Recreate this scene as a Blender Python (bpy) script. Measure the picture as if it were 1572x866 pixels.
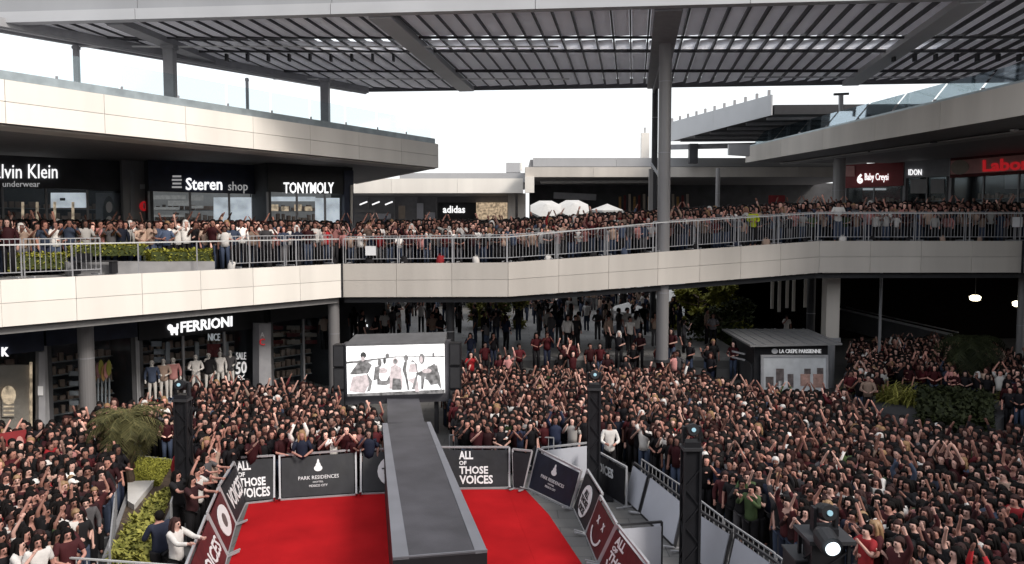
import bpy, bmesh, math, random
import numpy as np
from mathutils import Vector, Matrix
from math import radians, sin, cos, pi, atan2, hypot, sqrt
R = random.Random(7)
for o in list(bpy.data.objects): bpy.data.objects.remove(o)
SC = bpy.context.scene; COL = SC.collection

# ------------------------------------------------------------------ camera
CAMZ = 7.4; FPX = 1200.0; PITCH = math.atan(77/1200)
cd = bpy.data.cameras.new('camera'); cam = bpy.data.objects.new('camera', cd); COL.objects.link(cam)
cam.location = (0, 0, CAMZ); cam.rotation_euler = (pi/2-PITCH, 0, 0)
cd.sensor_width = 36; cd.lens = FPX/1572*36; cd.clip_end = 2000; cd.clip_start = 0.1
SC.camera = cam
# ------------------------------------------------------------------ sky, sun, exposure
SUN_EL, SUN_AZ = radians(40), radians(128)          # azimuth clockwise from +Y
w = bpy.data.worlds.new('World'); SC.world = w; w.use_nodes = True
nt = w.node_tree; nt.nodes.clear()
sky = nt.nodes.new('ShaderNodeTexSky'); sky.sky_type = 'NISHITA'; sky.sun_disc = False
sky.sun_elevation = SUN_EL; sky.sun_rotation = SUN_AZ; sky.dust_density = 5; sky.air_density = 1.5
b1 = nt.nodes.new('ShaderNodeBackground'); b1.inputs[1].default_value = 0.06
b2 = nt.nodes.new('ShaderNodeBackground'); b2.inputs[0].default_value = (0.96, 0.98, 1, 1); b2.inputs[1].default_value = 1.1
ad = nt.nodes.new('ShaderNodeAddShader'); ou = nt.nodes.new('ShaderNodeOutputWorld')
nt.links.new(sky.outputs[0], b1.inputs[0]); nt.links.new(b1.outputs[0], ad.inputs[0])
nt.links.new(b2.outputs[0], ad.inputs[1]); nt.links.new(ad.outputs[0], ou.inputs[0])
sl = bpy.data.lights.new('sun', 'SUN'); sl.energy = 2.5; sl.angle = radians(14); sl.color = (1, .95, .88)
so = bpy.data.objects.new('sun', sl); COL.objects.link(so)
sd = Vector((sin(SUN_AZ)*cos(SUN_EL), cos(SUN_AZ)*cos(SUN_EL), sin(SUN_EL)))
so.rotation_euler = (-sd).to_track_quat('-Z', 'Y').to_euler(); so.location = (30, -20, 40)
SC.view_settings.view_transform = 'Standard'; SC.view_settings.look = 'None'
SC.view_settings.exposure = 0.0; SC.view_settings.gamma = 1

# ------------------------------------------------------------------ measuring helpers
def ray(px, py):
    u = (px-786)/FPX; v = (433-py)/FPX
    return Vector((u, cos(PITCH)+v*sin(PITCH), -sin(PITCH)+v*cos(PITCH)))
def PD(px, py, d):
    r = ray(px, py); t = d/r.y; return Vector((r.x*t, d, CAMZ+r.z*t))
def PZ(px, py, z=0.0):
    r = ray(px, py); t = (z-CAMZ)/r.z; return Vector((r.x*t, r.y*t, z))
def proj(p):
    y, z = p[1], p[2]-CAMZ
    f = y*cos(PITCH)-z*sin(PITCH); up = y*sin(PITCH)+z*cos(PITCH)
    return 786+FPX*p[0]/f, 433-FPX*up/f, f
def V(*a): return Vector(a)

# ------------------------------------------------------------------ materials
M = {}
def mat(name, col, rough=.6, metal=0, noise=.12, nscale=3.0, bump=0.0, emit=0, emcol=None, spec=.4, streak=False, bscale=30):
    m = bpy.data.materials.new(name); m.use_nodes = True; t = m.node_tree; n = t.nodes; b = n['Principled BSDF']
    b.inputs['Roughness'].default_value = rough; b.inputs['Metallic'].default_value = metal
    b.inputs['Specular IOR Level'].default_value = spec
    tc = n.new('ShaderNodeTexCoord')
    no = n.new('ShaderNodeTexNoise'); no.inputs['Scale'].default_value = nscale; no.inputs['Detail'].default_value = 6
    if streak:
        mp = n.new('ShaderNodeMapping'); mp.inputs['Scale'].default_value = (1, 1, .12)
        t.links.new(tc.outputs['Object'], mp.inputs[0]); t.links.new(mp.outputs[0], no.inputs['Vector'])
    else: t.links.new(tc.outputs['Object'], no.inputs['Vector'])
    oi = n.new('ShaderNodeObjectInfo')
    rp = n.new('ShaderNodeMapRange'); rp.inputs['From Min'].default_value = .3; rp.inputs['From Max'].default_value = .7
    rp.inputs['To Min'].default_value = 1-noise; rp.inputs['To Max'].default_value = 1+noise
    t.links.new(no.outputs[0], rp.inputs[0])
    rq = n.new('ShaderNodeMapRange'); rq.inputs['To Min'].default_value = 1-noise*.5; rq.inputs['To Max'].default_value = 1+noise*.5
    t.links.new(oi.outputs['Random'], rq.inputs[0])
    mu = n.new('ShaderNodeMath'); mu.operation = 'MULTIPLY'; t.links.new(rp.outputs[0], mu.inputs[0]); t.links.new(rq.outputs[0], mu.inputs[1])
    vm = n.new('ShaderNodeVectorMath'); vm.operation = 'SCALE'; vm.inputs[0].default_value = col
    t.links.new(mu.outputs[0], vm.inputs['Scale']); t.links.new(vm.outputs[0], b.inputs['Base Color'])
    if bump:
        n2 = n.new('ShaderNodeTexNoise'); n2.inputs['Scale'].default_value = bscale; t.links.new(tc.outputs['Object'], n2.inputs['Vector'])
        bp = n.new('ShaderNodeBump'); bp.inputs['Strength'].default_value = bump; bp.inputs['Distance'].default_value = .02
        t.links.new(n2.outputs[0], bp.inputs['Height']); t.links.new(bp.outputs[0], b.inputs['Normal'])
    if emit:
        b.inputs['Emission Color'].default_value = (*(emcol or col), 1); b.inputs['Emission Strength'].default_value = emit
    M[name] = m; return m
mat('clad_stone', (.53, .49, .45), .55, noise=.11, nscale=.8, streak=True, bump=.1)
mat('clad_white', (.80, .76, .71), .5, noise=.09, nscale=.6, streak=True)
mat('clad_grey', (.36, .36, .37), .5, noise=.07, nscale=.6, streak=True)
mat('girder', (.29, .295, .31), .45, noise=.08, nscale=.5, streak=True)
mat('girder_light', (.42, .425, .445), .45, noise=.06, nscale=.5)
mat('slat', (.74, .73, .77), .5, 0, noise=.12, nscale=1.2)
mat('slat_dark', (.10, .10, .11), .5, .2, noise=.2, nscale=.8)
mat('steel_dark', (.05, .05, .055), .5, .3, noise=.1)
mat('steel_mid', (.27, .27, .285), .5, .1, noise=.1)
mat('column_grey', (.22, .213, .218), .4, .2, noise=.07, streak=True)
mat('galv', (.38, .38, .40), .45, .2, noise=.1)
mat('rail_white', (.6, .6, .6), .4, .3, noise=.06)
mat('soffit', (.26, .25, .25), .7, noise=.1)
mat('soffit_light', (.40, .39, .38), .7, noise=.1)
mat('roof_top', (.4, .4, .41), .8, noise=.12)
mat('gutter', (.33, .38, .41), .35, .3, noise=.2, nscale=2)
mat('black', (.012, .012, .015), .5, noise=.2)
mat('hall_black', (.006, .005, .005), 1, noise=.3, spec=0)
mat('navy', (.018, .024, .05), .5, noise=.2)
mat('shop_dark', (.055, .055, .06), .6, noise=.3, nscale=1)
mat('shop_grey', (.28, .28, .30), .5, noise=.1)
mat('wall_grey', (.28, .275, .28), .6, noise=.1, streak=True)
mat('red_sign', (.26, .03, .035), .5, noise=.1)
mat('pink_sign', (.60, .30, .28), .5, noise=.1)
mat('letters', (.85, .85, .85), .5, noise=0, emit=1.1, emcol=(1, 1, 1))
mat('letters_dim', (.7, .7, .72), .5, noise=0, emit=.25, emcol=(1, 1, 1))
mat('letters_print', (.72, .72, .74), .6, noise=.05)
mat('letters_red', (.6, .02, .03), .5, noise=0, emit=.25, emcol=(1, .03, .04))
mat('lit_panel', (.8, .8, .8), .5, noise=.03, emit=.55, emcol=(.9, .95, 1))
mat('shop_wall_glow', (.40, .40, .41), .6, noise=.3, nscale=1.5, emit=.10, emcol=(1, .97, .93))  # emission stands in for shop lamps lighting the back walls
mat('board_glow', (.5, .48, .46), .5, noise=.35, nscale=5, emit=.16, emcol=(1, .95, .9))  # emission stands in for lamp light on the display boards
mat('warm_glow', (.55, .42, .3), .5, noise=.3, nscale=4, emit=.4, emcol=(1, .75, .5))  # warm emission put into displays, prints and a window as shop lighting
mat('tan_panel', (.36, .30, .25), .6, noise=.1)
mat('carpet', (.36, .010, .013), .95, noise=.16, nscale=.9, bump=.25, spec=.05, bscale=120)
mat('runway_top', (.055, .053, .062), .6, noise=.28, nscale=1.2, bump=.15)
mat('runway_edge', (.155, .158, .18), .5, noise=.12, nscale=1.0)
mat('banner_black', (.012, .012, .016), .6, noise=.3, bump=1.0, bscale=2.2)
mat('banner_navy', (.011, .014, .03), .6, noise=.3, bump=1.0, bscale=2.2)
mat('banner_red', (.085, .010, .013), .6, noise=.3, bump=1.0, bscale=2.2)
mat('board_white', (.50, .51, .57), .7, noise=.08, nscale=1)
mat('umbrella', (.50, .49, .48), .8, noise=.05)
mat('kiosk_roof', (.24, .24, .245), .5, .3, noise=.1)
mat('poster', (.40, .41, .43), .5, noise=.12, emit=.06, emcol=(.8, .85, .9))
mat('poster_print', (.12, .10, .10), .6, noise=.4, nscale=6)
mat('poster_skin', (.45, .28, .24), .6, noise=.3, nscale=6)
mat('screen_white', (.8, .8, .8), .5, noise=0, emit=1.6, emcol=(1, 1, 1))
mat('screen_grey', (.05, .05, .05), .5, noise=0, emit=.5, emcol=(.45, .43, .43))
mat('screen_dark', (.02, .02, .02), .5, noise=0, emit=.22, emcol=(.3, .3, .3))
mat('screen_pink', (.1, .1, .1), .5, noise=0, emit=1.0, emcol=(.78, .66, .66))
mat('lamp_lit', (1, .9, .7), .5, noise=0, emit=6, emcol=(1, .88, .62))
mat('beam_lens', (.8, .9, 1), .3, noise=0, emit=1.6, emcol=(.8, .93, 1))
mat('lens_cyan', (.3, .5, .6), .3, noise=0, emit=.16, emcol=(.5, .85, 1))
mat('trunk', (.10, .07, .05), .9, noise=.3, nscale=8, bump=.5)
mat('skin_a', (.45, .225, .18), .55, noise=.06)
mat('skin_b', (.27, .13, .10), .55, noise=.06)
mat('skin_c', (.60, .36, .30), .55, noise=.06)
mat('hair_black', (.0055, .004, .004), .8, noise=.3, spec=.15)
mat('hair_brown', (.026, .007, .006), .8, noise=.3)
mat('hair_fair', (.28, .17, .09), .5, noise=.2)
mat('paving_white', (.62, .6, .58), .7, noise=.06)
mat('concrete', (.25, .245, .25), .8, noise=.1, bump=.2)
mat('concrete_dark', (.10, .10, .105), .7, noise=.15)
mat('gold', (.35, .20, .07), .6, noise=.3, nscale=6)
mat('dark_red', (.12, .02, .02), .7, noise=.3)
mat('mannequin', (.6, .57, .54), .5, noise=.03)
for nm, c in dict(cl_black=(.007, .006, .008), cl_maroon=(.026, .004, .006), cl_navy=(.014, .018, .038), cl_grey=(.08, .075, .08), cl_white=(.62, .59, .57),
                  cl_denim=(.045, .06, .10), cl_beige=(.34, .24, .19), cl_red=(.28, .015, .02), cl_green=(.05, .08, .03), cl_pink=(.42, .19, .18), cl_vest=(.42, .48, .02), cl_wine=(.055, .007, .010)).items():
    mat(nm, c, .85, noise=.15, nscale=5, bump=.2)
def leafmat(name, c1, c2):
    m = bpy.data.materials.new(name); m.use_nodes = True; t = m.node_tree; n = t.nodes; b = n['Principled BSDF']
    g = n.new('ShaderNodeNewGeometry'); rm = n.new('ShaderNodeMix'); rm.data_type = 'RGBA'
    rm.inputs[6].default_value = (*c1, 1); rm.inputs[7].default_value = (*c2, 1)
    t.links.new(g.outputs['Random Per Island'], rm.inputs[0]); t.links.new(rm.outputs[2], b.inputs['Base Color'])
    b.inputs['Roughness'].default_value = .7; b.inputs['Specular IOR Level'].default_value = .2; M[name] = m
def flicker(name, lo, hi, sc):
    t = M[name].node_tree; n = t.nodes; tc = n.new('ShaderNodeTexCoord'); no = n.new('ShaderNodeTexNoise'); no.inputs['Scale'].default_value = sc; no.inputs['Detail'].default_value = 8
    mr = n.new('ShaderNodeMapRange'); mr.inputs['From Min'].default_value = .35; mr.inputs['From Max'].default_value = .62; mr.inputs['To Min'].default_value = lo; mr.inputs['To Max'].default_value = hi
    t.links.new(tc.outputs['Object'], no.inputs[0]); t.links.new(no.outputs[0], mr.inputs[0]); t.links.new(mr.outputs[0], n['Principled BSDF'].inputs['Emission Strength'])
flicker('screen_white', .80, 1.3, 3.5); flicker('screen_grey', .15, .75, 6); flicker('screen_pink', .7, 1.1, 8); flicker('lit_panel', .35, .6, 2); flicker('warm_glow', .1, .6, 5)
leafmat('leaf_dark', (.025, .035, .010), (.07, .085, .025))
leafmat('leaf_deep', (.010, .014, .005), (.032, .038, .014))
leafmat('leaf_olive', (.10, .105, .018), (.33, .31, .075))
leafmat('leaf_hedge', (.17, .17, .02), (.38, .37, .07))
leafmat('leaf_palm', (.05, .052, .02), (.15, .135, .055))
# glass
def glassmat(name, col, alpha):
    m = bpy.data.materials.new(name); m.use_nodes = True; t = m.node_tree; n = t.nodes; n.remove(n['Principled BSDF'])
    a = n.new('ShaderNodeBsdfTransparent'); a.inputs[0].default_value = (*col, 1)
    g = n.new('ShaderNodeBsdfGlossy'); g.inputs['Roughness'].default_value = .08; g.inputs[0].default_value = (.8, .9, .95, 1)
    mx = n.new('ShaderNodeMixShader'); mx.inputs[0].default_value = alpha
    t.links.new(a.outputs[0], mx.inputs[1]); t.links.new(g.outputs[0], mx.inputs[2]); t.links.new(mx.outputs[0], n['Material Output'].inputs[0]); M[name] = m
glassmat('glass', (.93, .975, .985), .06)
glassmat('shop_glass', (.9, .93, .95), .035)
glassmat('glass_blue', (.74, .81, .84), .38)
def groundmat():
    m = bpy.data.materials.new('paving'); m.use_nodes = True; t = m.node_tree; n = t.nodes; b = n['Principled BSDF']
    tc = n.new('ShaderNodeTexCoord'); br = n.new('ShaderNodeTexBrick'); br.inputs['Scale'].default_value = 1
    br.inputs['Color1'].default_value = (.17, .165, .165, 1); br.inputs['Color2'].default_value = (.20, .195, .19, 1); br.inputs['Mortar'].default_value = (.08, .08, .08, 1)
    br.inputs['Mortar Size'].default_value = .012; br.inputs['Brick Width'].default_value = 1.2; br.inputs['Row Height'].default_value = .6
    t.links.new(tc.outputs['Object'], br.inputs[0])
    no = n.new('ShaderNodeTexNoise'); no.inputs['Scale'].default_value = .5; no.inputs['Detail'].default_value = 8; t.links.new(tc.outputs['Object'], no.inputs[0])
    mx = n.new('ShaderNodeMix'); mx.data_type = 'RGBA'; mx.blend_type = 'MULTIPLY'; mx.inputs[0].default_value = .7
    t.links.new(br.outputs[0], mx.inputs[6]); t.links.new(no.outputs[0], mx.inputs[7]); t.links.new(mx.outputs[2], b.inputs['Base Color']); b.inputs['Roughness'].default_value = .6
    M['paving'] = m
groundmat()
def sheetmat(name, dif, trans):
    m = mat(name, dif, .6, noise=.12, nscale=1.0); t = m.node_tree; n = t.nodes
    tr = n.new('ShaderNodeBsdfTranslucent'); tr.inputs[0].default_value = (*trans, 1); ad_ = n.new('ShaderNodeAddShader')
    t.links.new(n['Principled BSDF'].outputs[0], ad_.inputs[0]); t.links.new(tr.outputs[0], ad_.inputs[1]); t.links.new(ad_.outputs[0], n['Material Output'].inputs[0])
sheetmat('slat', (.48, .48, .49), (.50, .50, .51))
sheetmat('deck_sheet', (.30, .30, .31), (.34, .34, .35))
m_ = M['paving'].copy(); m_.name = 'paving_light'; M['paving_light'] = m_
for n_ in m_.node_tree.nodes:
    if n_.type == 'TEX_BRICK': n_.inputs['Color1'].default_value = (.34, .33, .33, 1); n_.inputs['Color2'].default_value = (.38, .37, .36, 1)
def crowdmat():
    m = bpy.data.materials.new('crowd_cloth'); m.use_nodes = True; t = m.node_tree; n = t.nodes; b = n['Principled BSDF']
    a = n.new('ShaderNodeAttribute'); a.attribute_name = 'Col'
    t.links.new(a.outputs['Color'], b.inputs['Base Color']); b.inputs['Roughness'].default_value = .75; b.inputs['Specular IOR Level'].default_value = .2
    M['crowd'] = m
crowdmat()

# ------------------------------------------------------------------ mesh builder
class MB:
    def __init__(s): s.v = []; s.f = []
    def add(s, vs, fs):
        k = len(s.v); s.v += [tuple(p) for p in vs]; s.f += [tuple(i+k for i in f) for f in fs]; return s
    def prism(s, poly, z0, z1):
        """polygon of (x,y) or (x,y,dz); z0/z1 numbers or per-vertex lists"""
        n = len(poly)
        a0 = z0 if isinstance(z0, (list, tuple)) else [z0]*n
        a1 = z1 if isinstance(z1, (list, tuple)) else [z1]*n
        area = sum(poly[i][0]*poly[(i+1) % n][1]-poly[(i+1) % n][0]*poly[i][1] for i in range(n))
        idx = list(range(n)) if area > 0 else list(range(n))[::-1]
        vs = [(poly[i][0], poly[i][1], a0[i]) for i in idx]+[(poly[i][0], poly[i][1], a1[i]) for i in idx]
        fs = [tuple(range(n))[::-1], tuple(range(n, 2*n))]+[(i, (i+1) % n, n+(i+1) % n, n+i) for i in range(n)]
        return s.add(vs, fs)
    def hexa(s, a, b):
        """a,b: two quads (4 points each), b the far side"""
        return s.add(list(a)+list(b), [(0, 3, 2, 1), (4, 5, 6, 7), (0, 1, 5, 4), (1, 2, 6, 5), (2, 3, 7, 6), (3, 0, 4, 7)])
    def quad(s, q, n, t):
        """slab: quad q with thickness t along n (centred)"""
        n = Vector(n).normalized()*t*.5
        return s.hexa([Vector(p)+n for p in q], [Vector(p)-n for p in q])
    def box(s, c, d, rz=0):
        x, y, z = d[0]/2, d[1]/2, d[2]/2; cs, sn = cos(rz), sin(rz); P = []
        for k in (-z, z):
            for (i, j) in ((-x, -y), (x, -y), (x, y), (-x, y)): P.append((c[0]+i*cs-j*sn, c[1]+i*sn+j*cs, c[2]+k))
        return s.add(P, [(0, 3, 2, 1), (4, 5, 6, 7), (0, 1, 5, 4), (1, 2, 6, 5), (2, 3, 7, 6), (3, 0, 4, 7)])
    def bar(s, p, q, w_, h=None):
        p, q = Vector(p), Vector(q); h = h or w_; d = (q-p).normalized(); up = Vector((0, 0, 1)) if abs(d.z) < .95 else Vector((0, 1, 0))
        a = d.cross(up).normalized()*w_/2; b = a.cross(d).normalized()*h/2
        return s.hexa([p-a-b, p+a-b, p+a+b, p-a+b], [q-a-b, q+a-b, q+a+b, q-a+b])
    def tube(s, pts, rs, n=8, cap=True):
        pts = [Vector(p) for p in pts]; rs = rs if isinstance(rs, (list, tuple)) else [rs]*len(pts); k = len(s.v); N = len(pts)
        for i, p in enumerate(pts):
            d = (pts[min(i+1, N-1)]-pts[max(i-1, 0)]).normalized(); up = Vector((0, 0, 1)) if abs(d.z) < .9 else Vector((0, 1, 0))
            a = d.cross(up).normalized(); b = a.cross(d)
            r = rs[i]; ra, rb = r if isinstance(r, tuple) else (r, r)
            for j in range(n): t = 2*pi*j/n; s.v.append(tuple(p+a*cos(t)*ra+b*sin(t)*rb))
        for i in range(N-1):
            for j in range(n): s.f.append((k+i*n+j, k+(i+1)*n+j, k+(i+1)*n+(j+1) % n, k+i*n+(j+1) % n))
        if cap: s.f.append(tuple(k+j for j in range(n))); s.f.append(tuple(k+(N-1)*n+j for j in range(n))[::-1])
        return s
    def mesh(s, name, m=None, off=(0, 0, 0), smooth=False):
        me = bpy.data.meshes.new(name); ox, oy, oz = off
        me.from_pydata([(x-ox, y-oy, z-oz) for x, y, z in s.v], [], s.f)
        bm = bmesh.new(); bm.from_mesh(me); bmesh.ops.recalc_face_normals(bm, faces=bm.faces) if len(s.f) < 20000 else None; bm.to_mesh(me); bm.free()
        if m: me.materials.append(M[m])
        if smooth: me.polygons.foreach_set('use_smooth', [True]*len(me.polygons))
        return me
    def build(s, name, m, parent=None, smooth=False, kind=None):
        off = Vector((0, 0, 0))
        if parent is not None:
            off = wloc(parent)
        elif s.v:
            xs = [v[0] for v in s.v]; ys = [v[1] for v in s.v]; zs = [v[2] for v in s.v]
            off = Vector(((min(xs)+max(xs))/2, (min(ys)+max(ys))/2, min(zs)))
        o = bpy.data.objects.new(name, s.mesh(name, m, off, smooth)); COL.objects.link(o)
        if parent is not None: o.parent = parent
        else: o.location = off
        if kind: o['kind'] = kind
        return o
def wloc(o):
    l = Vector(o.location)
    while o.parent: o = o.parent; l += Vector(o.location)
    return l
def empty(name, loc): o = bpy.data.objects.new(name, None); COL.objects.link(o); o.location = loc; o.empty_display_size = .3; return o
def tag(o, label=None, cat=None, group=None, kind=None):
    if label: o['label'] = label
    if cat: o['category'] = cat
    if group: o['group'] = group
    if kind: o['kind'] = kind
    return o
def thing(name, loc, label, cat, group=None): return tag(empty(name, loc), label, cat, group)

TXT = {}
def text_data(s, bold=0.0):
    if (s, bold) in TXT: return TXT[(s, bold)]
    c = bpy.data.curves.new('t', 'FONT'); c.body = s; c.size = 1; c.extrude = .02; c.offset = bold; c.resolution_u = 2
    o = bpy.data.objects.new('t', c); COL.objects.link(o); bpy.context.view_layer.update()
    dg = bpy.context.evaluated_depsgraph_get(); me = bpy.data.meshes.new_from_object(o.evaluated_get(dg))
    vs = [tuple(v.co) for v in me.vertices]; fs = [tuple(p.vertices) for p in me.polygons]
    bpy.data.objects.remove(o); bpy.data.curves.remove(c); bpy.data.meshes.remove(me)
    x0 = min(v[0] for v in vs); x1 = max(v[0] for v in vs); y0 = min(v[1] for v in vs); y1 = max(v[1] for v in vs)
    vs = [((v[0]-x0)/(x1-x0), (v[1]-y0)/(y1-y0), v[2]) for v in vs]; TXT[(s, bold)] = (vs, fs); return vs, fs
def lettering(s, q, nrm, m, parent, name='lettering', bold=0.0, depth=1.0, mb=None):
    """q = bottom-left, bottom-right, top-right, top-left in world; text fills it"""
    vs, fs = text_data(s, bold); q = [Vector(p) for p in q]; n = Vector(nrm).normalized()
    out = []
    for x, y, z in vs:
        p = (q[0]*(1-x)+q[1]*x)*(1-y)+(q[3]*(1-x)+q[2]*x)*y; out.append(p+n*(z*depth+.03))
    b = mb or MB(); b.add(out, fs)
    if mb is None: return b.build(name, m, parent)
def sub(q, u0, v0, u1, v1):
    q = [Vector(p) for p in q]
    def B(u, v): return (q[0]*(1-u)+q[1]*u)*(1-v)+(q[3]*(1-u)+q[2]*u)*v
    return [B(u0, v0), B(u1, v0), B(u1, v1), B(u0, v1)]
def vq(a, b, z0, z1): return [V(a[0], a[1], z0), V(b[0], b[1], z0), V(b[0], b[1], z1), V(a[0], a[1], z1)]
def nrm2(a, b):   # horizontal normal facing the camera side
    n = Vector((b[1]-a[1], -(b[0]-a[0]), 0)).normalized(); mid = Vector((a[0]+b[0], a[1]+b[1], 0))/2
    return n if n.dot(-mid) > 0 else -n

# =================================================================== THE SETTING
MB().prism([(-300, -80), (300, -80), (300, 500), (-300, 500)], -.5, 0).build('ground', 'paving', kind='structure')
# raised far plaza, reached by steps, behind the crowd
b = MB().prism([(-6.2, 35.0), (10.6, 35.0), (12.5, 70), (-13, 70), (-6.6, 41)], 1.6, 1.75)
MB().prism([(-6.2, 35.02), (10.6, 35.02), (12.5, 69.9), (-12.9, 69.9), (-6.55, 41)], .004, 1.6).build('terrace_wall', 'paving', kind='structure')
MB().prism([(-6.2, 34.6), (10.6, 34.6), (10.6, 35.0), (-6.2, 35.0)], .004, 1.3).prism([(-6.2, 34.2), (10.6, 34.2), (10.6, 34.6), (-6.2, 34.6)], .004, .85).prism([(-6.2, 33.8), (10.6, 33.8), (10.6, 34.2), (-6.2, 34.2)], .004, .4).build('steps', 'paving', kind='structure')
tz = b.build('terrace', 'paving_light', kind='structure')

# unseen building masses added behind and beside the viewpoint to shade the plaza
b = MB().prism([(-32, -22), (32, -22), (32, -3), (-32, -3)], 0, 13.2).prism([(-6, -3), (6, -3), (6, .8), (-6, .8)], 5.4, 5.75)
o = b.build('rear_light_blocker', 'wall_grey'); tag(o, 'added plain grey mass behind the viewpoint shading the plaza, with the camera balcony', 'building')
o = MB().prism([(20.6, -3), (40, -3), (40, 27.5), (20.6, 27.5)], 0, 13.1).build('right_light_blocker', 'wall_grey'); tag(o, 'added plain building mass out of view at right, blocking sun and sky', 'building')
o = MB().prism([(-40, -3), (-20.5, -3), (-20.5, 18), (-40, 18)], 0, 12.0).build('left_light_blocker', 'wall_grey'); tag(o, 'added plain building mass out of view at left, blocking sky light', 'building')

# red carpet
cp = [PZ(383, 771), PZ(590, 757), PZ(720, 752), PZ(806, 752), PZ(842, 790), PZ(893, 866), PZ(985, 1000), PZ(300, 1000), PZ(352, 866)]
tag(MB().prism([(p.x, p.y) for p in cp], .004, .014).build('red_carpet', 'carpet'), 'bright red carpet laid inside the ring of banner barriers', 'carpet')
CARP = [o for o in COL.objects if o.name == 'red_carpet'][0]
for px_ in (440, 520, 780):
    a_, c_ = PZ(px_, 766 if px_ < 600 else 753, .016), PZ(px_+(px_-620)*.35, 900, .016); MB().bar(a_, c_, .012, .003).build('carpet_seam', 'carpet', CARP)

# ---- the deck edge (upper floor): corner points of the cladding top edge
E = [PD(-260, 442, 19.8), PD(0, 430, 23.5), PD(525, 405, 33.2), PD(780, 403, 32.4), PD(1010, 387, 33.2), PD(1258, 370, 35.0), PD(1570, 370, 35.2), PD(1900, 370, 35.6)]
HF = 1.42
def edge_z(x):
    for a, c in zip(E, E[1:]):
        if x <= c.x or c is E[-1]:
            t = (x-a.x)/(c.x-a.x); t = max(0, min(1, t)); return a.z*(1-t)+c.z*t
def edge_y(x):
    for a, c in zip(E, E[1:]):
        if x <= c.x or c is E[-1]: t = (x-a.x)/(c.x-a.x); return a.y*(1-t)+c.y*t
# upper floor slabs: left wing, bridge, right wing
def slab(poly, name, lab):
    n = len(poly); b = MB().prism([(p[0], p[1]) for p in poly], [edge_z(p[0])-1.0 for p in poly], [edge_z(p[0])-.06 for p in poly])
    return b.build(name, 'concrete', kind='structure')
inw = .12
slab([(E[0].x, E[0].y+.3), (E[1].x-.1, E[1].y+.2), (E[2].x-.1, E[2].y+.2), (-10.5, 50), (-40, 50), (-40, 19)], 'left_upper_floor', '')
slab([(E[2].x+.05, E[2].y+.2), (E[3].x, E[3].y+.2), (E[4].x, E[4].y+.2), (E[5].x, E[5].y+.2), (12.6, 43), (-9, 43.5)], 'bridge_floor', '')
slab([(E[5].x+.05, E[5].y+.2), (E[6].x, E[6].y+.2), (E[7].x, E[7].y+.2), (50, 36), (50, 70), (13, 70)], 'right_upper_floor', '')
slab([(-20, 56), (13, 56), (13, 90), (-20, 90)], 'far_upper_floor', '')
# underside lip beam + cladding panels, each its own piece
clad = thing('deck_parapet', E[3], 'long pale stone-clad parapet band of the upper floor crossing the whole scene', 'parapet')
pm = {}
for si, (a, c) in enumerate(zip(E, E[1:])):
    L = (c-a).length; k = max(1, round(L/2.15)); n = nrm2(a, c)
    bk = MB()
    q = [a-n*.02-V(0, 0, HF-.03), c-n*.02-V(0, 0, HF-.03), c-n*.02-V(0, 0, .03), a-n*.02-V(0, 0, .03)]
    bk.quad([p-n*.09 for p in q], n, .12); bk.build('backing', 'soffit_light', clad)
    for i in range(k):
        for r in range(2):
            p0 = a.lerp(c, i/k); p1 = a.lerp(c, (i+1)/k); d = (p1-p0).normalized()
            p0 = p0+d*.007; p1 = p1-d*.007
            z0, z1 = (-HF, -HF*.5-.007) if r == 0 else (-HF*.5+.007, 0)
            j = R.uniform(-.003, .003)
            MB().quad([p0+V(0, 0, z0)+n*j, p1+V(0, 0, z0)+n*j, p1+V(0, 0, z1)+n*j, p0+V(0, 0, z1)+n*j], n, .05).build('cladding_panel', 'clad_stone' if si > 1 else 'clad_white', clad)
    MB().bar(a+V(0, 0, -HF-.16)-n*.35, c+V(0, 0, -HF-.16)-n*.35, .18, .2).build('edge_beam', 'wall_grey' if si < 2 else 'steel_dark', clad)
# dark expansion joints
for p in (E[2], E[6]):
    MB().box((p.x, p.y-.05, p.z-HF/2), (.09, .06, HF+.04)).build('expansion_joint', 'black', clad)

# ---- columns
def column(px, d, z0, z1, r, lab, m='column_grey', cap=True, n=20):
    x = (px-786)/FPX*d
    t = thing('column', (x, d, z0), lab, 'column')
    MB().tube([(x, d, z0), (x, d, z1)], r, n).build('shaft', m, t, smooth=False)
    MB().tube([(x, d, z0), (x, d, z0+.12)], r*1.35, n).build('base_plate', 'steel_dark', t)
    for kk in range(int((z1-z0)/3)): MB().tube([(x, d, z0+3*(kk+1)), (x, d, z0+3*(kk+1)+.04)], r*1.03, n).build('weld_ring', 'steel_mid', t)
    return t
CZ = 15.4
column(1018, 33.75, 1.75, CZ+.2, .27, 'tall round grey column rising from the terrace through the bridge to the canopy')
column(127, 27.0, 0, 4.55, .26, 'round grey column under the left deck beside the dark shopfronts')
column(511, 33.6, 0, 4.5, .24, 'round grey column under the left deck just left of the screen')
column(691, 34.3, 0, 4.6, .18, 'dark column under the bridge right of the screen', 'steel_dark')
column(1003, 44.2, 1.75, CZ+.2, .17, 'thin dark post behind the tall canopy column', 'steel_dark')
column(1247, 42, 0, 5.9, .22, 'dark column behind the kiosk roof', 'steel_dark')
column(1571, 36.5, 0, 5.5, .16, 'slim grey column under the right deck at the photo edge')
column(1354, 38, 0, 5.5, .07, 'thin pipe column under the dark right deck', 'steel_mid', n=10)
column(1285, 48, 6.9, 12.2, .36, 'dark round column under the right upper roof', 'column_grey')
column(1100, 52, 6.9, 11.6, .14, 'thin grey column below the far right fascia', 'column_grey')
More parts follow.
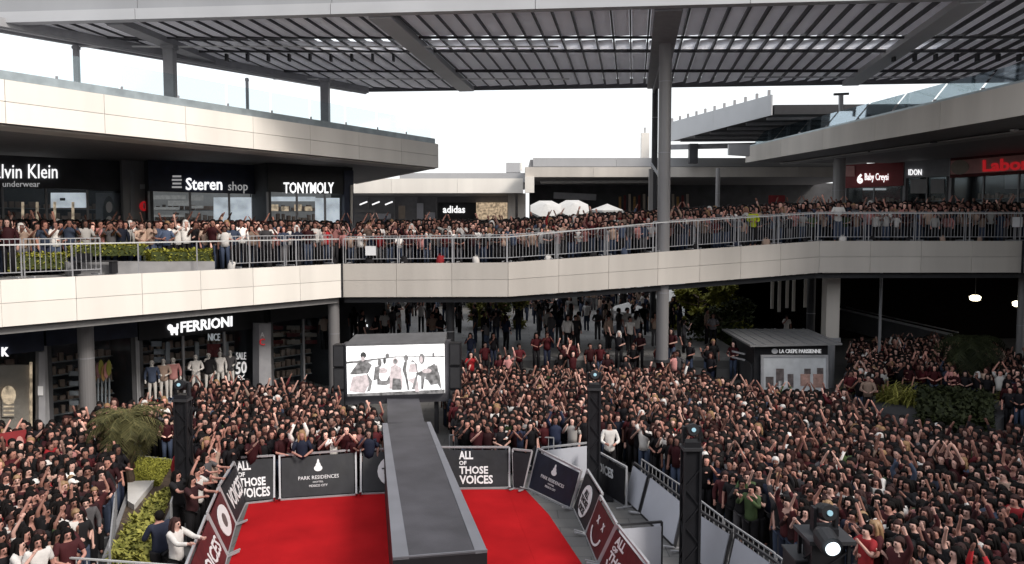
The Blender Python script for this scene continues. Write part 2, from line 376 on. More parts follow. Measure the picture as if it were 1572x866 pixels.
# ladder ties between the two canopy posts
t = thing('post_bracing', (7.3, 40, 6), 'steel ties running between the tall column and the thin rear post', 'bracing')
MB().bar(PD(1003, 142, 43.9), (6.5, 34.0, 15.0), .12).build('tie', 'steel_mid', t)
MB().bar((7.75, 43.9, 11.2), (6.75, 33.9, 9.2), .1).build('tie', 'steel_mid', t)
MB().bar((7.75, 43.9, 10.9), (7.75, 43.9, 6.2), .22).build('post_leg', 'column_grey', t)

# ---- the great canopy
A1 = V(-21.7, 31.05, CZ); A2 = V(46, 24.9, CZ); A3 = V(46, 41.2, CZ); A4 = V(-9.2, 45.7, CZ)
can = thing('plaza_canopy', (6.5, 36, CZ), 'huge grey steel canopy of slatted panels spanning above the plaza', 'canopy')
def near_y(x): return A1.y+(A2.y-A1.y)*(x-A1.x)/(A2.x-A1.x)
def far_y(x):
    if x < A4.x: return A1.y+(A4.y-A1.y)*(x-A1.x)/(A4.x-A1.x)
    return A4.y+(A3.y-A4.y)*(x-A4.x)/(A3.x-A4.x)
# girder on the near edge
d = (A2-A1).normalized(); n = V(d.y, -d.x, 0)
segs = 9
for i in range(segs):
    p0 = A1.lerp(A2, i/segs)+d*.01; p1 = A1.lerp(A2, (i+1)/segs)-d*.01
    MB().quad([p0+V(0, 0, .42), p1+V(0, 0, .42), p1+V(0, 0, 2.6), p0+V(0, 0, 2.6)], n, .3).build('girder_plate', 'girder', can)
    MB().quad([p0+n*.12, p1+n*.12, p1+n*.12+V(0, 0, .40), p0+n*.12+V(0, 0, .40)], n, .42).build('girder_flange', 'girder_light', can)
# roof deck over the slats, leaving the light slit open
def dirx(x0, y): return x0+(y-30)*.15*1.0
SL0, SL1 = 35.0, 36.3
for (ya, yb) in ((0, SL0), (SL1, 99)):
    poly = []
    def xl(y):    # left boundary at depth y
        return A1.x+(A4.x-A1.x)*(y-A1.y)/(A4.y-A1.y)
    if ya == 0: poly = [(A1.x, A1.y), (xl(yb), yb), (46, yb), (46, A2.y)]
    else: poly = [(xl(ya), ya), (A4.x, A4.y), (A3.x, A3.y), (46, ya)]
    MB().prism(poly, CZ+.62, CZ+.645).build('roof_deck', 'deck_sheet', can)
MB().prism([(xl(SL0), SL0), (xl(SL1), SL1), (-9.0, SL1), (-9.0, SL0)], CZ+.62, CZ+.645).build('roof_deck', 'deck_sheet', can)
MB().prism([(19.2, SL0), (19.2, SL1), (46, SL1), (46, SL0)], CZ+.62, CZ+.645).build('roof_deck', 'deck_sheet', can)
# slats
rows = [(None, 33.55), (34.35, 35.9), (36.05, 40.3), (40.45, None)]
def slope(x): return .15-.0
ns = 0
x = -19.0
while x < 27:
    for (ya, yb) in rows:
        xm = x
        y0 = (near_y(x)+.25) if ya is None else ya
        y1 = yb if yb else far_y(x+2)-.25
        if y0 > y1: continue
        x0a = x+(y0-30)*.155; x1a = x+(y1-30)*.155
        # clip by left diagonal
        if x0a < A4.x+2 and far_y(x1a)-.4 < y1:
            yy = y1
            while yy > y0 and far_y(x+(yy-30)*.155)-.5 < yy: yy -= .2
            y1 = yy; x1a = x+(y1-30)*.155
        if y1-y0 < .4: continue
        if ns >= 285: continue
        left = x < -5.2
        wd = .60 if not left else .66
        tl = .10 if x > 6.5 else .05
        if left: tl = -.06
        MB().hexa([(x0a, y0, CZ+.22), (x0a+wd, y0, CZ+.22+tl), (x0a+wd, y0, CZ+.25+tl), (x0a, y0, CZ+.25)], [(x1a, y1, CZ+.22), (x1a+wd, y1, CZ+.22+tl), (x1a+wd, y1, CZ+.25+tl), (x1a, y1, CZ+.25)]).build('slat', 'slat' if not left else 'slat', can); ns += 1
        # rib between the slats
    x += .735
b = MB(); x = -19.0
while x < 27:
    y0 = near_y(x)+.3; y1 = far_y(x+2)-.3
    yy = y1
    while yy > y0 and far_y(x+(yy-30)*.155)-.5 < yy: yy -= .2
    y1 = yy
    if y1 > y0+.5: b.bar((x-.07+(y0-30)*.155, y0, CZ+.30), (x-.07+(y1-30)*.155, y1, CZ+.36), .06, .30)
    x += .735
b.build('slat_rib', 'steel_dark', can, kind='stuff')
# main beams, along the slats
for x0, wd in ((-15.4, .7), (-4.9, .85), (5.85, 1.0), (16.4, .85), (27.5, .8), (38, .8)):
    y0 = near_y(x0)+.2; y1 = min(far_y(x0+2)-.2, far_y(x0)-.2)
    k = .155 if x0 > -10 else .15
    MB().bar((x0+(y0-30)*k, y0, CZ+.08), (x0+(y1-30)*k, y1, CZ+.08), wd, .26).build('main_beam', 'girder_light' if x0 in (-4.9, 16.4) else 'steel_mid', can)
for (yy, m_, w2, h2) in ((33.52, 'steel_dark', .08, .10), (35.97, 'steel_dark', .08, .14), (40.38, 'steel_dark', .08, .14)):
    xa = xl(yy)+.3; MB().bar((xa, yy, CZ+.17), (46, yy-.02, CZ+.17), w2, h2).build('cross_beam', m_, can)
MB().bar((xl(34.3)+.3, 34.32, CZ-.02), (2, 34.32, CZ-.02), .07, .06).build('cable_tray', 'rail_white', can)
MB().bar((xl(41.5)+.3, 41.5, CZ-.02), (3, 41.5, CZ-.02), .08, .06).build('cable_tray', 'rail_white', can)
MB().bar((12, 41.0, CZ-.02), (40, 41.0, CZ-.02), .08, .06).build('cable_tray', 'girder_light', can)
# far edge and diagonal edge beams
MB().bar(A4+V(0, 0, .3), A3+V(0, 0, .3), .2, .5).build('edge_beam', 'slat_dark', can)
MB().bar(A1+V(0, 0, .3), A4+V(0, 0, .3), .2, .5).build('edge_beam', 'steel_mid', can)
dd = (A4-A1).normalized(); nn = V(dd.y, -dd.x, 0)
MB().bar(A1+nn*1.9+V(0, 0, 0), A4+nn*1.2+V(0, 0, 0), .5, .34).build('diagonal_beam', 'steel_mid', can)
MB().bar(A1+nn*1.9+V(0, 0, -.19), A4+nn*1.2+V(0, 0, -.19), .12, .05).build('cable_tray', 'girder_light', can)
# hanging brackets
b_ = MB()
for i in range(40):
    x = -13+i*.95; y = 36.2
    if -5 < x < 17: continue
    b_.box((x, y, CZ-.08), (.10, .25, .32))
b_.build('hanger_row', 'black', can, kind='stuff')
# canopy posts standing on the left roof
for px, d_, wd, lab in ((128, 34.2, .2, 'thin post at far left holding up the canopy above the left roof'), (269, 34.2, .42, 'thick grey post left of centre between left roof and canopy'),
                        (385, 41.3, .13, 'thinnest post between left roof and canopy'), (503, 41.5, .42, 'thick post nearest the tip of the left roof holding the canopy')):
    x = (px-786)/FPX*d_
    t = thing('canopy_post', (x, d_, 11.9), lab, 'post', 'posts between left roof and canopy')
    MB().box((x, d_, 13.65), (wd, wd, 3.5)).build('shaft', 'steel_mid', t)
    MB().box((x, d_, 12.0), (wd*1.7, wd*1.7, .06)).build('base_plate', 'steel_dark', t)
    MB().box((x, d_, CZ-.1), (wd*1.3, wd*1.3, .12)).build('cap_plate', 'steel_mid', t)

# =================================================================== LEFT ROOF
Ra = PD(-260, 160, 17.0); Rb = PD(0, 190, 23.5); Rc = PD(671, 258, 42.0)
zb = 10.72
Ra = V(Rb.x-(Rc.x-Rb.x)*.42, Rb.y-(Rc.y-Rb.y)*.42, Rb.z-.06)
Rd = PD(545, 283, 57.0)
lr = thing('left_building_roof', Rc, 'broad flat roof over the left upper shops with a bright pale fascia', 'roof')
poly = [(Ra.x, Ra.y), (Rc.x, Rc.y), (Rd.x, Rd.y), (-45, 57), (-45, Ra.y)]
def rz_(p): return Rb.z+(Rc.z-Rb.z)*((p[1]-Rb.y)/(Rc.y-Rb.y)) if p[1] < 43 else Rc.z
MB().prism([(x+.0, y) for x, y in [(Ra.x-.3, Ra.y+.2), (Rc.x-.25, Rc.y+.1), (Rd.x-.2, Rd.y-.2), (-45, 56.8), (-45, Ra.y+.2)]], [Ra.z+.03, Rc.z+.03, Rc.z+.03, Rc.z+.03, Ra.z+.03], [12.0]*5).build('roof_slab', 'soffit', lr)
def fascia(a, c, h, m, parent, wpan, t=.08, rows=2, cap=None, nv=None):
    a, c = Vector(a), Vector(c); n = nv or nrm2(a, c); L = (c-a).length; k = max(1, round(L/wpan))
    ha, hc = h if isinstance(h, tuple) else (h, h)
    for i in range(k):
        for r in range(rows):
            f0, f1 = i/k, (i+1)/k; p0 = a.lerp(c, f0); p1 = a.lerp(c, f1); d = (p1-p0).normalized(); p0 = p0+d*.008; p1 = p1-d*.008
            h0 = ha+(hc-ha)*f0; h1 = ha+(hc-ha)*f1
            g = .008
            q = [p0+V(0, 0, h0*r/rows+g), p1+V(0, 0, h1*r/rows+g), p1+V(0, 0, h1*(r+1)/rows-g), p0+V(0, 0, h0*(r+1)/rows-g)]
            MB().quad([x+n*(t/2) for x in q], n, t).build('fascia_panel', m, parent)
fascia(Ra, Rc, (1.32, 1.27), 'clad_white', lr, 3.2)
fascia(Rc, Rd, (1.27, 1.27), 'clad_stone', lr, 4, nv=V(.9, .4, 0).normalized())
nL = nrm2(Ra, Rc)
MB().bar(Ra-nL*.75+V(0, 0, -.03), Rc-nL*.75+V(0, 0, -.03), 1.2, .06).build('soffit_strip', 'clad_stone', lr)
MB().bar(Ra-nL*.05+V(0, 0, 1.46), Rc-nL*.05+V(-.1, -.1, 1.41), .14, .26).build('gutter', 'gutter', lr)
for i in range(14):
    p = Ra.lerp(Rc, (i+.5)/14)-nL*1.1; MB().tube([(p.x, p.y, p.z-.02), (p.x, p.y, p.z+.05)], .1, 10).build('downlight', 'steel_dark', lr)
# glass balustrade on the left roof
gb = thing('glass_balustrade', Rb+V(0, 0, 1.5), 'frameless pale glass balustrade along the top of the left roof', 'balustrade')
k = 14
for i in range(k):
    p0 = Ra.lerp(Rc, i/k)-nL*.3+V(0, 0, 1.45); p1 = Ra.lerp(Rc, (i+1)/k-.004)-nL*.3+V(0, 0, 1.45)
    MB().quad([p0, p1, p1+V(0, 0, 1.0), p0+V(0, 0, 1.0)], nL, .015).build('glass_pane', 'glass', gb)
    MB().box(p0+V(0, 0, .15), (.06, .06, .22)).build('clamp', 'steel_mid', gb)

# =================================================================== generic shop builder (upper left)
def shop(name, a, c, z0, zs, z1, lab, wallm='shop_dark', bandm='navy', deep=2.0, cat='shop', glass=True, interior='shop_grey'):
    """a,c: facade ends (x,y); z0 floor, zs bottom of sign band, z1 top"""
    n = nrm2(a, c); t = thing(name, ((a[0]+c[0])/2, (a[1]+c[1])/2, z0), lab, cat)
    A = V(a[0], a[1], 0); C = V(c[0], c[1], 0); d = (C-A).normalized()
    MB().quad(vq(A, C, zs, z1), n, .3).build('sign_band', bandm, t)
    B0, B1 = A-n*deep, C-n*deep
    MB().quad(vq(B0, B1, z0, z1), n, .1).build('back_wall', interior, t)
    MB().quad(vq(A+d*.1, B0+d*.1, z0, z1), d, .2).build('side_wall', wallm, t)
    MB().quad(vq(C-d*.1, B1-d*.1, z0, z1), d, .2).build('side_wall', wallm, t)
    L = (C-A).length; k = max(2, round(L/1.8))
    for i in range(k+1):
        p = A.lerp(C, i/k); MB().box((p.x, p.y, (z0+zs)/2), (.09, .09, zs-z0), atan2(d.y, d.x)).build('mullion', 'steel_mid', t)
    if glass:
        for i in range(k):
            p0 = A.lerp(C, i/k)+d*.06-n*.03; p1 = A.lerp(C, (i+1)/k)-d*.06-n*.03
            MB().quad(vq(p0, p1, z0+.05, zs-.02), n, .012).build('window_pane', 'shop_glass', t)
    # shelves with goods
    g = MB(); rr = random.Random(name+lab)
    for s in range(5):
        p0 = B0.lerp(B1, .1)+n*.35; p1 = B0.lerp(B1, .9)+n*.35; zz = z0+.5+s*.5
        MB().quad([V(p0.x, p0.y, zz), V(p1.x, p1.y, zz), V(p1.x+n.x*.3, p1.y+n.y*.3, zz), V(p0.x+n.x*.3, p0.y+n.y*.3, zz)], (0, 0, 1), .04).build('shelf', 'wall_grey', t)
        for j in range(int(L*3)):
            q = p0.lerp(p1, (j+.5)/int(L*3)); hh = rr.uniform(.12, .34)
            g.box((q.x+n.x*.15, q.y+n.y*.15, zz+.02+hh/2), (rr.uniform(.12, .28), .15, hh), atan2(d.y, d.x))
    g.build('goods', 'cl_beige', t, kind='stuff')
    return t, n, A, C, d
def fx(px, d): return ((px-786)/FPX*d, d)
def wallquad(a, c, px0, px1, y0, y1, off=.17):
    """quad on the facade plane a-c covering pixel box; returns BL,BR,TR,TL"""
    n = nrm2(a, c); P0 = V(a[0], a[1], 0)+n*off; out = []
    for px, py in ((px0, y1), (px1, y1), (px1, y0), (px0, y0)):
        r = ray(px, py); o = V(0, 0, CAMZ); tt = (P0-o).dot(n)/r.dot(n); out.append(o+r*tt)
    return out
FZ = 5.98
# Calvin Klein
a, c = fx(-140, 32.0), fx(196, 37.6)
t, n, A, C, d = shop('underwear_shop', a, c, FZ, 9.35, 10.75, 'dark upper shop at far left with large white Calvin Klein lettering', bandm='shop_dark', interior='shop_dark')
lettering('Calvin Klein', wallquad(a, c, -26, 88, 252, 274), n, 'letters', t, bold=.0)
lettering('underwear', wallquad(a, c, 4, 61, 278, 287), n, 'letters_dim', t, name='small_lettering')
MB().quad(wallquad(a, c, 78, 133, 296, 319, -.3), n, .06).build('display_screen', 'lit_panel', t)
MB().quad(wallquad(a, c, 92, 100, 304, 308, -.22), n, .03).build('screen_mark', 'black', t)
for px in (33, 55, 82, 110): MB().quad(wallquad(a, c, px, px+4, 310, 345, -.25), n, .05).build('light_strip', 'warm_glow', t)
q = wallquad(a, c, 147, 186, 296, 345, -.1); MB().quad(q, n, .05).build('poster', 'shop_grey', t)
def disc(q, u, v, ru, rv, nseg, m, parent, name, n, off=.05, t0=0, t1=2*pi):
    pts = [Vector(sub(q, u+ru*cos(t0+(t1-t0)*i/nseg), v+rv*sin(t0+(t1-t0)*i/nseg), 1, 1)[0])+Vector(n)*off for i in range(nseg)]
    nv = Vector(n)*.008
    k = len(pts); MB().add([p+nv for p in pts]+[p-nv for p in pts], [tuple(range(k)), tuple(range(k, 2*k))[::-1]]+[(i, (i+1) % k, k+(i+1) % k, k+i) for i in range(k)]).build(name, m, parent)
disc(q, .5, .35, .24, .55, 16, 'black', t, 'poster_hair', n)
disc(q, .5, .55, .13, .18, 12, 'letters_print', t, 'poster_face', n, .09)
disc(q, .5, .15, .12, .12, 12, 'letters_print', t, 'poster_face', n, .09)
# stone pier with round red sign
a, c = fx(190, 37.0), fx(231, 37.8); n = nrm2(a, c)
t = thing('shop_pier', (a[0], a[1], FZ), 'grey wall pier between the underwear shop and the electronics shop with a round red sign', 'pier')
MB().quad(vq(a, c, FZ, 10.75), n, .4).build('pier', 'wall_grey', t)
MB().quad(wallquad(a, c, 200, 206, 262, 340, .22), n, .06).build('pier_rib', 'shop_grey', t)
q = wallquad(a, c, 214, 228, 309, 324, .24); disc(q, .5, .5, .5, .5, 16, 'letters_red', t, 'round_sign', n, .0)
MB().quad(sub(q, .42, .25, .58, .8), n, .04).build('sign_mark', 'letters_print', t)
MB().quad(wallquad(a, c, 215, 227, 283, 290, .22), n, .03).build('notice', 'letters_print', t)
# Steren
a, c = fx(231, 36.8), fx(410, 40.0)
t, n, A, C, d = shop('electronics_shop', a, c, FZ, 9.30, 10.75, 'electronics shop with a dark band reading Steren shop beside the pier', bandm='navy', interior='shop_wall_glow')
lettering('Steren', wallquad(a, c, 285, 341, 273, 292), n, 'letters', t, bold=.014)
lettering('shop', wallquad(a, c, 350, 380, 279, 297), n, 'letters_dim', t, name='small_lettering')
q = wallquad(a, c, 262, 281, 268, 291)
for i in range(4): MB().quad(sub(q, .1+.05*(i % 2), .1+i*.24, .9-.05*(i % 2), .22+i*.24), n, .03).build('logo_bar', 'letters_dim', t)
MB().quad(wallquad(a, c, 328, 392, 303, 345, -.6), n, .05).build('display_panel', 'lit_panel', t)
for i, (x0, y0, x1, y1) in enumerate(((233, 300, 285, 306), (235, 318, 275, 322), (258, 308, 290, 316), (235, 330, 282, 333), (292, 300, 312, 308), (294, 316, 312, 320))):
    MB().quad(wallquad(a, c, x0, x1, y0, y1, -.25), n, .08).build('display_board', 'board_glow', t)
# TONYMOLY
a, c = fx(412, 38.3), fx(541, 41.2)
t, n, A, C, d = shop('cosmetics_shop', a, c, FZ, 9.35, 10.75, 'cosmetics shop with white TONYMOLY sign at the end of the left row', bandm='black', interior='shop_wall_glow')
lettering('TONYMOLY', wallquad(a, c, 435, 512, 280, 297), n, 'letters', t, bold=.012)
MB().quad(wallquad(a, c, 484, 521, 304, 345, -.4), n, .05).build('display_panel', 'lit_panel', t)
MB().quad(wallquad(a, c, 412, 484, 302, 309, -.4), n, .05).build('lit_header', 'lit_panel', t)
for k_, px in enumerate((416, 432, 452, 468)): MB().quad(wallquad(a, c, px, px+11, 314+(k_ % 2)*3, 324, -.25), n, .06).build('display_board', 'warm_glow', t)
MB().quad(wallquad(a, c, 527, 541, 262, 345, .1), n, .25).build('corner_pier', 'navy', t)
MB().quad(wallquad(a, c, 538, 541, 284, 345, .3), n, .1).build('corner_trim', 'clad_stone', t)

# =================================================================== GROUND LEFT SHOPS
g0, g1 = V(-12.96, 32.0, 0)-V(8.2, 9.7, 0)*1.2, V(-12.96, 32.0, 0)+V(8.2, 9.7, 0)*.55
ga, gc = (g0.x, g0.y), (g1.x, g1.y)
def gp(px): # point on the ground facade line at this pixel column
    u = (px-786)/FPX; D = Vector((8.2, 9.7)); t_ = (u*32.0+12.96)/(D.x-u*D.y); return (-12.96+D.x*t_, 32.0+D.y*t_)
GZ1 = 4.6
t, n, A, C, d = shop('corner_boutique', gp(-200), gp(60), 0, 3.2, GZ1, 'dark boutique at far left under the deck with white letter K and tan display wall', bandm='navy', interior='shop_dark')
a, c = gp(-200), gp(60)
lettering('K', wallquad(a, c, 2, 13, 533, 547), n, 'letters', t, bold=.04)
lettering('N', wallquad(a, c, -14, -3, 535, 549), n, 'letters', t, bold=.04)
MB().quad(wallquad(a, c, -20, 46, 560, 660, -.2), n, .1).build('display_wall', 'tan_panel', t)
MB().quad(wallquad(a, c, 46, 49, 556, 660, -.1), n, .1).build('display_edge', 'warm_glow', t)
q = wallquad(a, c, 0, 25, 592, 640, -.1); disc(q, .5, .7, .45, .3, 16, 'warm_glow', t, 'bottle_print', n, .04); MB().quad(sub(q, .1, 0, .9, .68), n, .08).build('bottle_body', 'tan_panel', t)
for i in range(5): MB().quad(sub(q, .18, .05+i*.13, .82, .1+i*.13), n, .12).build('bottle_band', 'warm_glow', t)
t, n, A, C, d = shop('dark_shop', gp(64), gp(205), 0, 3.35, GZ1, 'unlit ground floor shop with a yellow and orange garment stand behind the left column', bandm='navy', interior='shop_dark')
a, c = gp(64), gp(205)
MB().quad(wallquad(a, c, 57, 67, 540, 650, .25), n, .3).build('wall_pier', 'shop_grey', t)
for i, y in enumerate((570, 585, 600, 615)): MB().quad(wallquad(a, c, 106, 120, y, y+7, -.2), n, .06).build('display_board', 'concrete', t)
MB().quad(wallquad(a, c, 58, 66, 593, 607, .45), n, .03).build('notice', 'letters_print', t)
q = wallquad(a, c, 138, 172, 552, 588, -.1)
for i in range(6): disc(q, .25+.1*i, .55+.12*((i*7) % 3-1), .12, .35, 8, ('gold', 'cl_pink', 'leaf_olive')[i % 3], t, 'garment', n, .04*i)
for i in range(5): MB().quad(sub(q, .15+.17*i, -1.0, .22+.17*i, .2), n, .08).build('stand_leg', 'wall_grey', t)
t, n, A, C, d = shop('clothing_shop', gp(207), gp(400), 0, 3.2, GZ1, 'clothing shop with white FERRIONI lettering and mannequins in the window', bandm='black', interior='shop_dark')
a, c = gp(207), gp(400)
def slq(a, c, x0, x1, yt0, yb0, yt1, yb1, off=.17):
    q0 = wallquad(a, c, x0, x1, yt0, yb0, off); q1 = wallquad(a, c, x0, x1, yt1, yb1, off); return [q0[0], q1[1], q1[2], q0[3]]
lettering('FERRIONI', slq(a, c, 277, 356, 494, 511, 485, 501), n, 'letters', t, bold=.02)
q = wallquad(a, c, 255, 274, 496, 513)
disc(q, .3, .6, .24, .3, 8, 'letters', t, 'logo_head', n, .03); MB().quad(sub(q, .35, .1, .9, .6), n, .1).build('logo_body', 'letters', t); MB().quad(sub(q, .86, .5, .96, .95), n, .1).build('logo_tail', 'letters', t); MB().quad(sub(q, .4, -.08, .52, .12), n, .1).build('logo_leg', 'letters', t); MB().quad(sub(q, .78, -.08, .9, .12), n, .1).build('logo_leg', 'letters', t)
for px in (254, 299, 344): MB().quad(wallquad(a, c, px, px+6, 525, 600, -.1), n, .1).build('white_post', 'wall_grey', t)
for px, y0, y1 in ((232, 524, 532), (236, 536, 544), (236, 548, 556)): MB().quad(wallquad(a, c, px, px+16, y0, y1, -.3), n, .05).build('window_print', 'shop_grey', t)
MB().quad(wallquad(a, c, 318, 338, 528, 548, -.2), n, .05).build('window_poster', 'dark_red', t)
lettering('NICE', wallquad(a, c, 319, 337, 512, 523, -.1), n, 'letters_dim', t, name='window_lettering')
lettering('50', slq(a, c, 361, 378, 556, 575, 554, 573, .0), n, 'letters_dim', t, name='sale_number', bold=.02)
lettering('%', slq(a, c, 364, 376, 576, 586, 575, 585, .0), n, 'letters_dim', t, name='sale_sign')
lettering('SALE', wallquad(a, c, 362, 377, 541, 552, .0), n, 'letters_dim', t, name='sale_word')
MB().quad(wallquad(a, c, 393, 411, 496, 625, .5), n, .5).build('wall_pier', 'shop_grey', t)
lettering('A', wallquad(a, c, 399, 405, 510, 518, .78), n, 'letters_print', t, name='pier_letter'); lettering('C', wallquad(a, c, 398, 406, 520, 530, .78), n, 'letters_red', t, name='pier_letter')
t, n, A, C, d = shop('gallery_shop', gp(411), gp(512), 0, 3.4, GZ1, 'dim shop with shelves of goods between the grey pier and the screen column', bandm='black', interior='shop_dark')
a, c = gp(411), gp(512)
for i in range(9): MB().quad(wallquad(a, c, 414+(i % 3)*26, 434+(i % 3)*26, 500+(i//3)*11, 506+(i//3)*11, -1.0), n, .06).build('display_board', 'tan_panel' if i % 2 else 'dark_red', t)
MB().quad(wallquad(a, c, 462, 467, 530, 600, -.2), n, .08).build('white_post', 'wall_grey', t)
# wall behind the screen, dark with tiny lights
t = thing('service_wall', (-8, 40, 0), 'dark recess wall behind the screen with a few small white lamps', 'wall')
MB().prism([(-9.6, 40.5), (-6.6, 40.5), (-6.6, 41.2), (-9.6, 41.2)], 0, 4.9).build('wall', 'shop_dark', t)
for x, y in ((540, 500), (549, 497), (556, 503), (563, 500), (541, 513), (552, 514), (560, 492)): p = PD(x, y, 40.4); MB().box(p, (.09, .05, .12)).build('small_lamp', 'letters', t)

# =================================================================== FAR SHOPS (upper level, behind the bridge)
fl = thing('far_left_building', (-6, 60, 6), 'low far building with a white flat fascia behind the bridge', 'building')
p0, p1 = PD(400, 297, 60), PD(803, 296.5, 60)
fascia(p0, p1, 1.12, 'clad_white', fl, 5, rows=1)
MB().prism([(p0.x, 60.1), (p1.x, 60.1), (p1.x, 75), (p0.x, 75)], p1.z+.02, p1.z+1.0).build('roof_slab', 'soffit', fl)
MB().prism([(-9, 63), (1.2, 63), (1.2, 74), (-9, 74)], p1.z+1.0, p1.z+1.75).build('upper_tier', 'clad_grey', fl)
MB().prism([(p0.x, 66), (p1.x, 66), (p1.x, 66.4), (p0.x, 66.4)], 6.2, p1.z).build('back_wall', 'shop_grey', fl)
q = [PD(673, 337, 65.5), PD(731, 337, 65.5), PD(731, 311, 65.5), PD(673, 311, 65.5)]
MB().quad(q, (0, -1, 0), .1).build('sign_band', 'black', fl)
lettering('adidas', [PD(680, 327, 65.3), PD(714, 327, 65.3), PD(714, 316, 65.3), PD(680, 316, 65.3)], (0, -1, 0), 'letters', fl, bold=.02)
MB().quad([PD(731, 337, 65.6), PD(779, 337, 65.6), PD(779, 311, 65.6), PD(731, 311, 65.6)], (0, -1, 0), .06).build('lit_window', 'warm_glow', fl)
for x0, x1 in ((780, 791), (795, 807)): MB().quad([PD(x0, 345, 62), PD(x1, 345, 62), PD(x1, 297, 62), PD(x0, 297, 62)], (0, -1, 0), .4).build('pillar', 'clad_stone', fl)
for x0, x1, y0, y1 in ((545, 575, 322, 326), (545, 572, 330, 333), (580, 600, 328, 336), (612, 622, 316, 336), (640, 650, 312, 340), (655, 668, 326, 336)): MB().quad([PD(x0, y1, 65.4), PD(x1, y1, 65.4), PD(x1, y0, 65.4), PD(x0, y0, 65.4)], (0, -1, 0), .06).build('window_display', ('tan_panel', 'board_white', 'wall_grey')[x0 % 3], fl)
for px in (558, 577, 597): p = PD(px, 312, 63); MB().bar(p+V(-.3, 0, -.12), p+V(.3, 0, .12), .1).build('track_light', 'letters', fl)
for px in (565, 605, 640, 670): MB().box(PD(px, 326, 65.7), (.12, .2, 2.6)).build('mullion', 'steel_mid', fl)
fr = thing('far_right_building', (10, 58, 6), 'long far building with grey two tier fascia and dark open terrace', 'building')
p0, p1 = PD(806, 272, 58), PD(1330, 272, 58)
fascia(p0, p1, .74, 'clad_stone', fr, 5, rows=1)
fascia(PD(818, 256, 59.2), PD(1330, 256, 59.2), .66, 'clad_grey', fr, 6, rows=1)
MB().prism([(p0.x, 58.1), (p1.x, 58.1), (p1.x, 59.3), (p0.x, 59.3)], p0.z+.02, p0.z+.72).prism([(p0.x+.4, 59.3), (p1.x, 59.3), (p1.x, 76), (p0.x+.4, 76)], p0.z+.02, p0.z+1.4).build('roof_slab', 'soffit', fr)
MB().quad([PD(806, 296, 57.9), PD(820, 296, 57.9), PD(820, 271.6, 57.9), PD(806, 271.6, 57.9)], (0, -1, 0), .5).build('end_pillar', 'clad_white', fr)
MB().prism([(1.5, 68), (30, 68), (30, 68.4), (1.5, 68.4)], 6.0, 11.6).build('back_wall', 'shop_dark', fr)
MB().bar(PD(830, 280, 60), PD(1000, 279, 60), .3, .2).build('ceiling_beam', 'soffit_light', fr)
MB().bar(PD(850, 300, 64), PD(915, 303, 64), .2, .5).build('ceiling_duct', 'shop_grey', fr)
for i in range(15):
    px = 950+i*7.4
    if 995 < px < 1028: continue
    MB().quad([PD(px, 330, 66), PD(px+3.4, 330, 66), PD(px+3.4, 302-(i % 3)*2, 66), PD(px, 302-(i % 3)*2, 66)], (0, -1, 0), .15).build('curtain', ('gold', 'dark_red', 'tan_panel')[i % 3], fr)
MB().quad([PD(1180, 318, 60), PD(1205, 318, 60), PD(1205, 300, 60), PD(1180, 300, 60)], (0, -1, 0), .1).build('red_panel', 'red_sign', fr)
# grey roof box equipment at the far left of it
t = thing('rooftop_unit', PD(790, 262, 66), 'small pale rooftop unit at the corner between the two far buildings', 'rooftop unit')
MB().box(PD(788, 258, 66), (1.2, 1, .8)).build('casing', 'clad_grey', t); MB().tube([PD(800, 262, 64), PD(800, 250, 64)], .12, 8).build('vent_pipe', 'clad_white', t)
t = thing('roof_mast', PD(990, 243, 59), 'pale chimney mast beyond the far roof left of the tall column', 'mast')
MB().box(PD(990, 225, 60), (.6, .5, 2.0)).build('mast_box', 'clad_white', t); MB().box(PD(990, 203, 60), (.12, .12, .7)).build('antenna', 'clad_grey', t)

# patio umbrellas upstairs
def parasol(c, rad, h, tilt, lab, m='umbrella', hh=.45):
    t = thing('patio_umbrella', (c.x, c.y, c.z-h), lab, 'umbrella')
    b = MB(); k = 8; tm = Matrix.Rotation(tilt, 4, 'X')
    top = Vector((0, 0, hh)); pts = [Vector((rad*cos(2*pi*i/k+.39), rad*sin(2*pi*i/k+.39), 0)) for i in range(k)]
    low = [p+V(0, 0, -.16) for p in pts]; ins = [p*.97+V(0, 0, -.02) for p in pts]
    P = [c+(tm @ q) for q in [top]+pts+low+[V(0, 0, hh-.04)]+ins]
    F = [(0, 1+i, 1+(i+1) % k) for i in range(k)]+[(1+i, 9+i, 9+(i+1) % k, 1+(i+1) % k) for i in range(k)]+[(17, 18+(i+1) % k, 18+i) for i in range(k)]
    b.add(P, F); b.build('canopy', m, t)
    MB().tube([(c.x, c.y, c.z-h), (c.x, c.y, c.z+hh*.8)], .04, 8).build('pole', 'steel_mid', t)
    for i in range(k): MB().bar(c+(tm @ (pts[i]*.97-V(0, 0, .03))), c+(tm @ V(0, 0, hh-.08)), .025).build('rib', 'steel_mid', t)
    return t
parasol(PD(838, 320, 54), 1.15, 2.6, radians(32), 'large pale umbrella tilted towards us, leftmost on the far upper terrace', hh=.35)
parasol(PD(880, 319, 54.5), 1.15, 2.6, radians(32), 'large pale umbrella tilted towards us, second from left on the upper terrace', hh=.35)
parasol(PD(932, 322, 55), 1.15, 2.5, radians(4), 'pointed pale umbrella standing level left of the tall column', hh=.42)
parasol(PD(964, 474, 50), 1.2, 2.2, radians(6), 'pale umbrella on the lower plaza just left of the tall column', hh=.42)
parasol(PD(985, 484, 46), .95, 2.2, radians(12), 'second pale umbrella partly hidden by the tall column', hh=.4)
parasol(PD(950, 508, 42), .95, 1.6, radians(0), 'dark blue umbrella among people on the lower plaza', 'banner_navy', hh=.38)

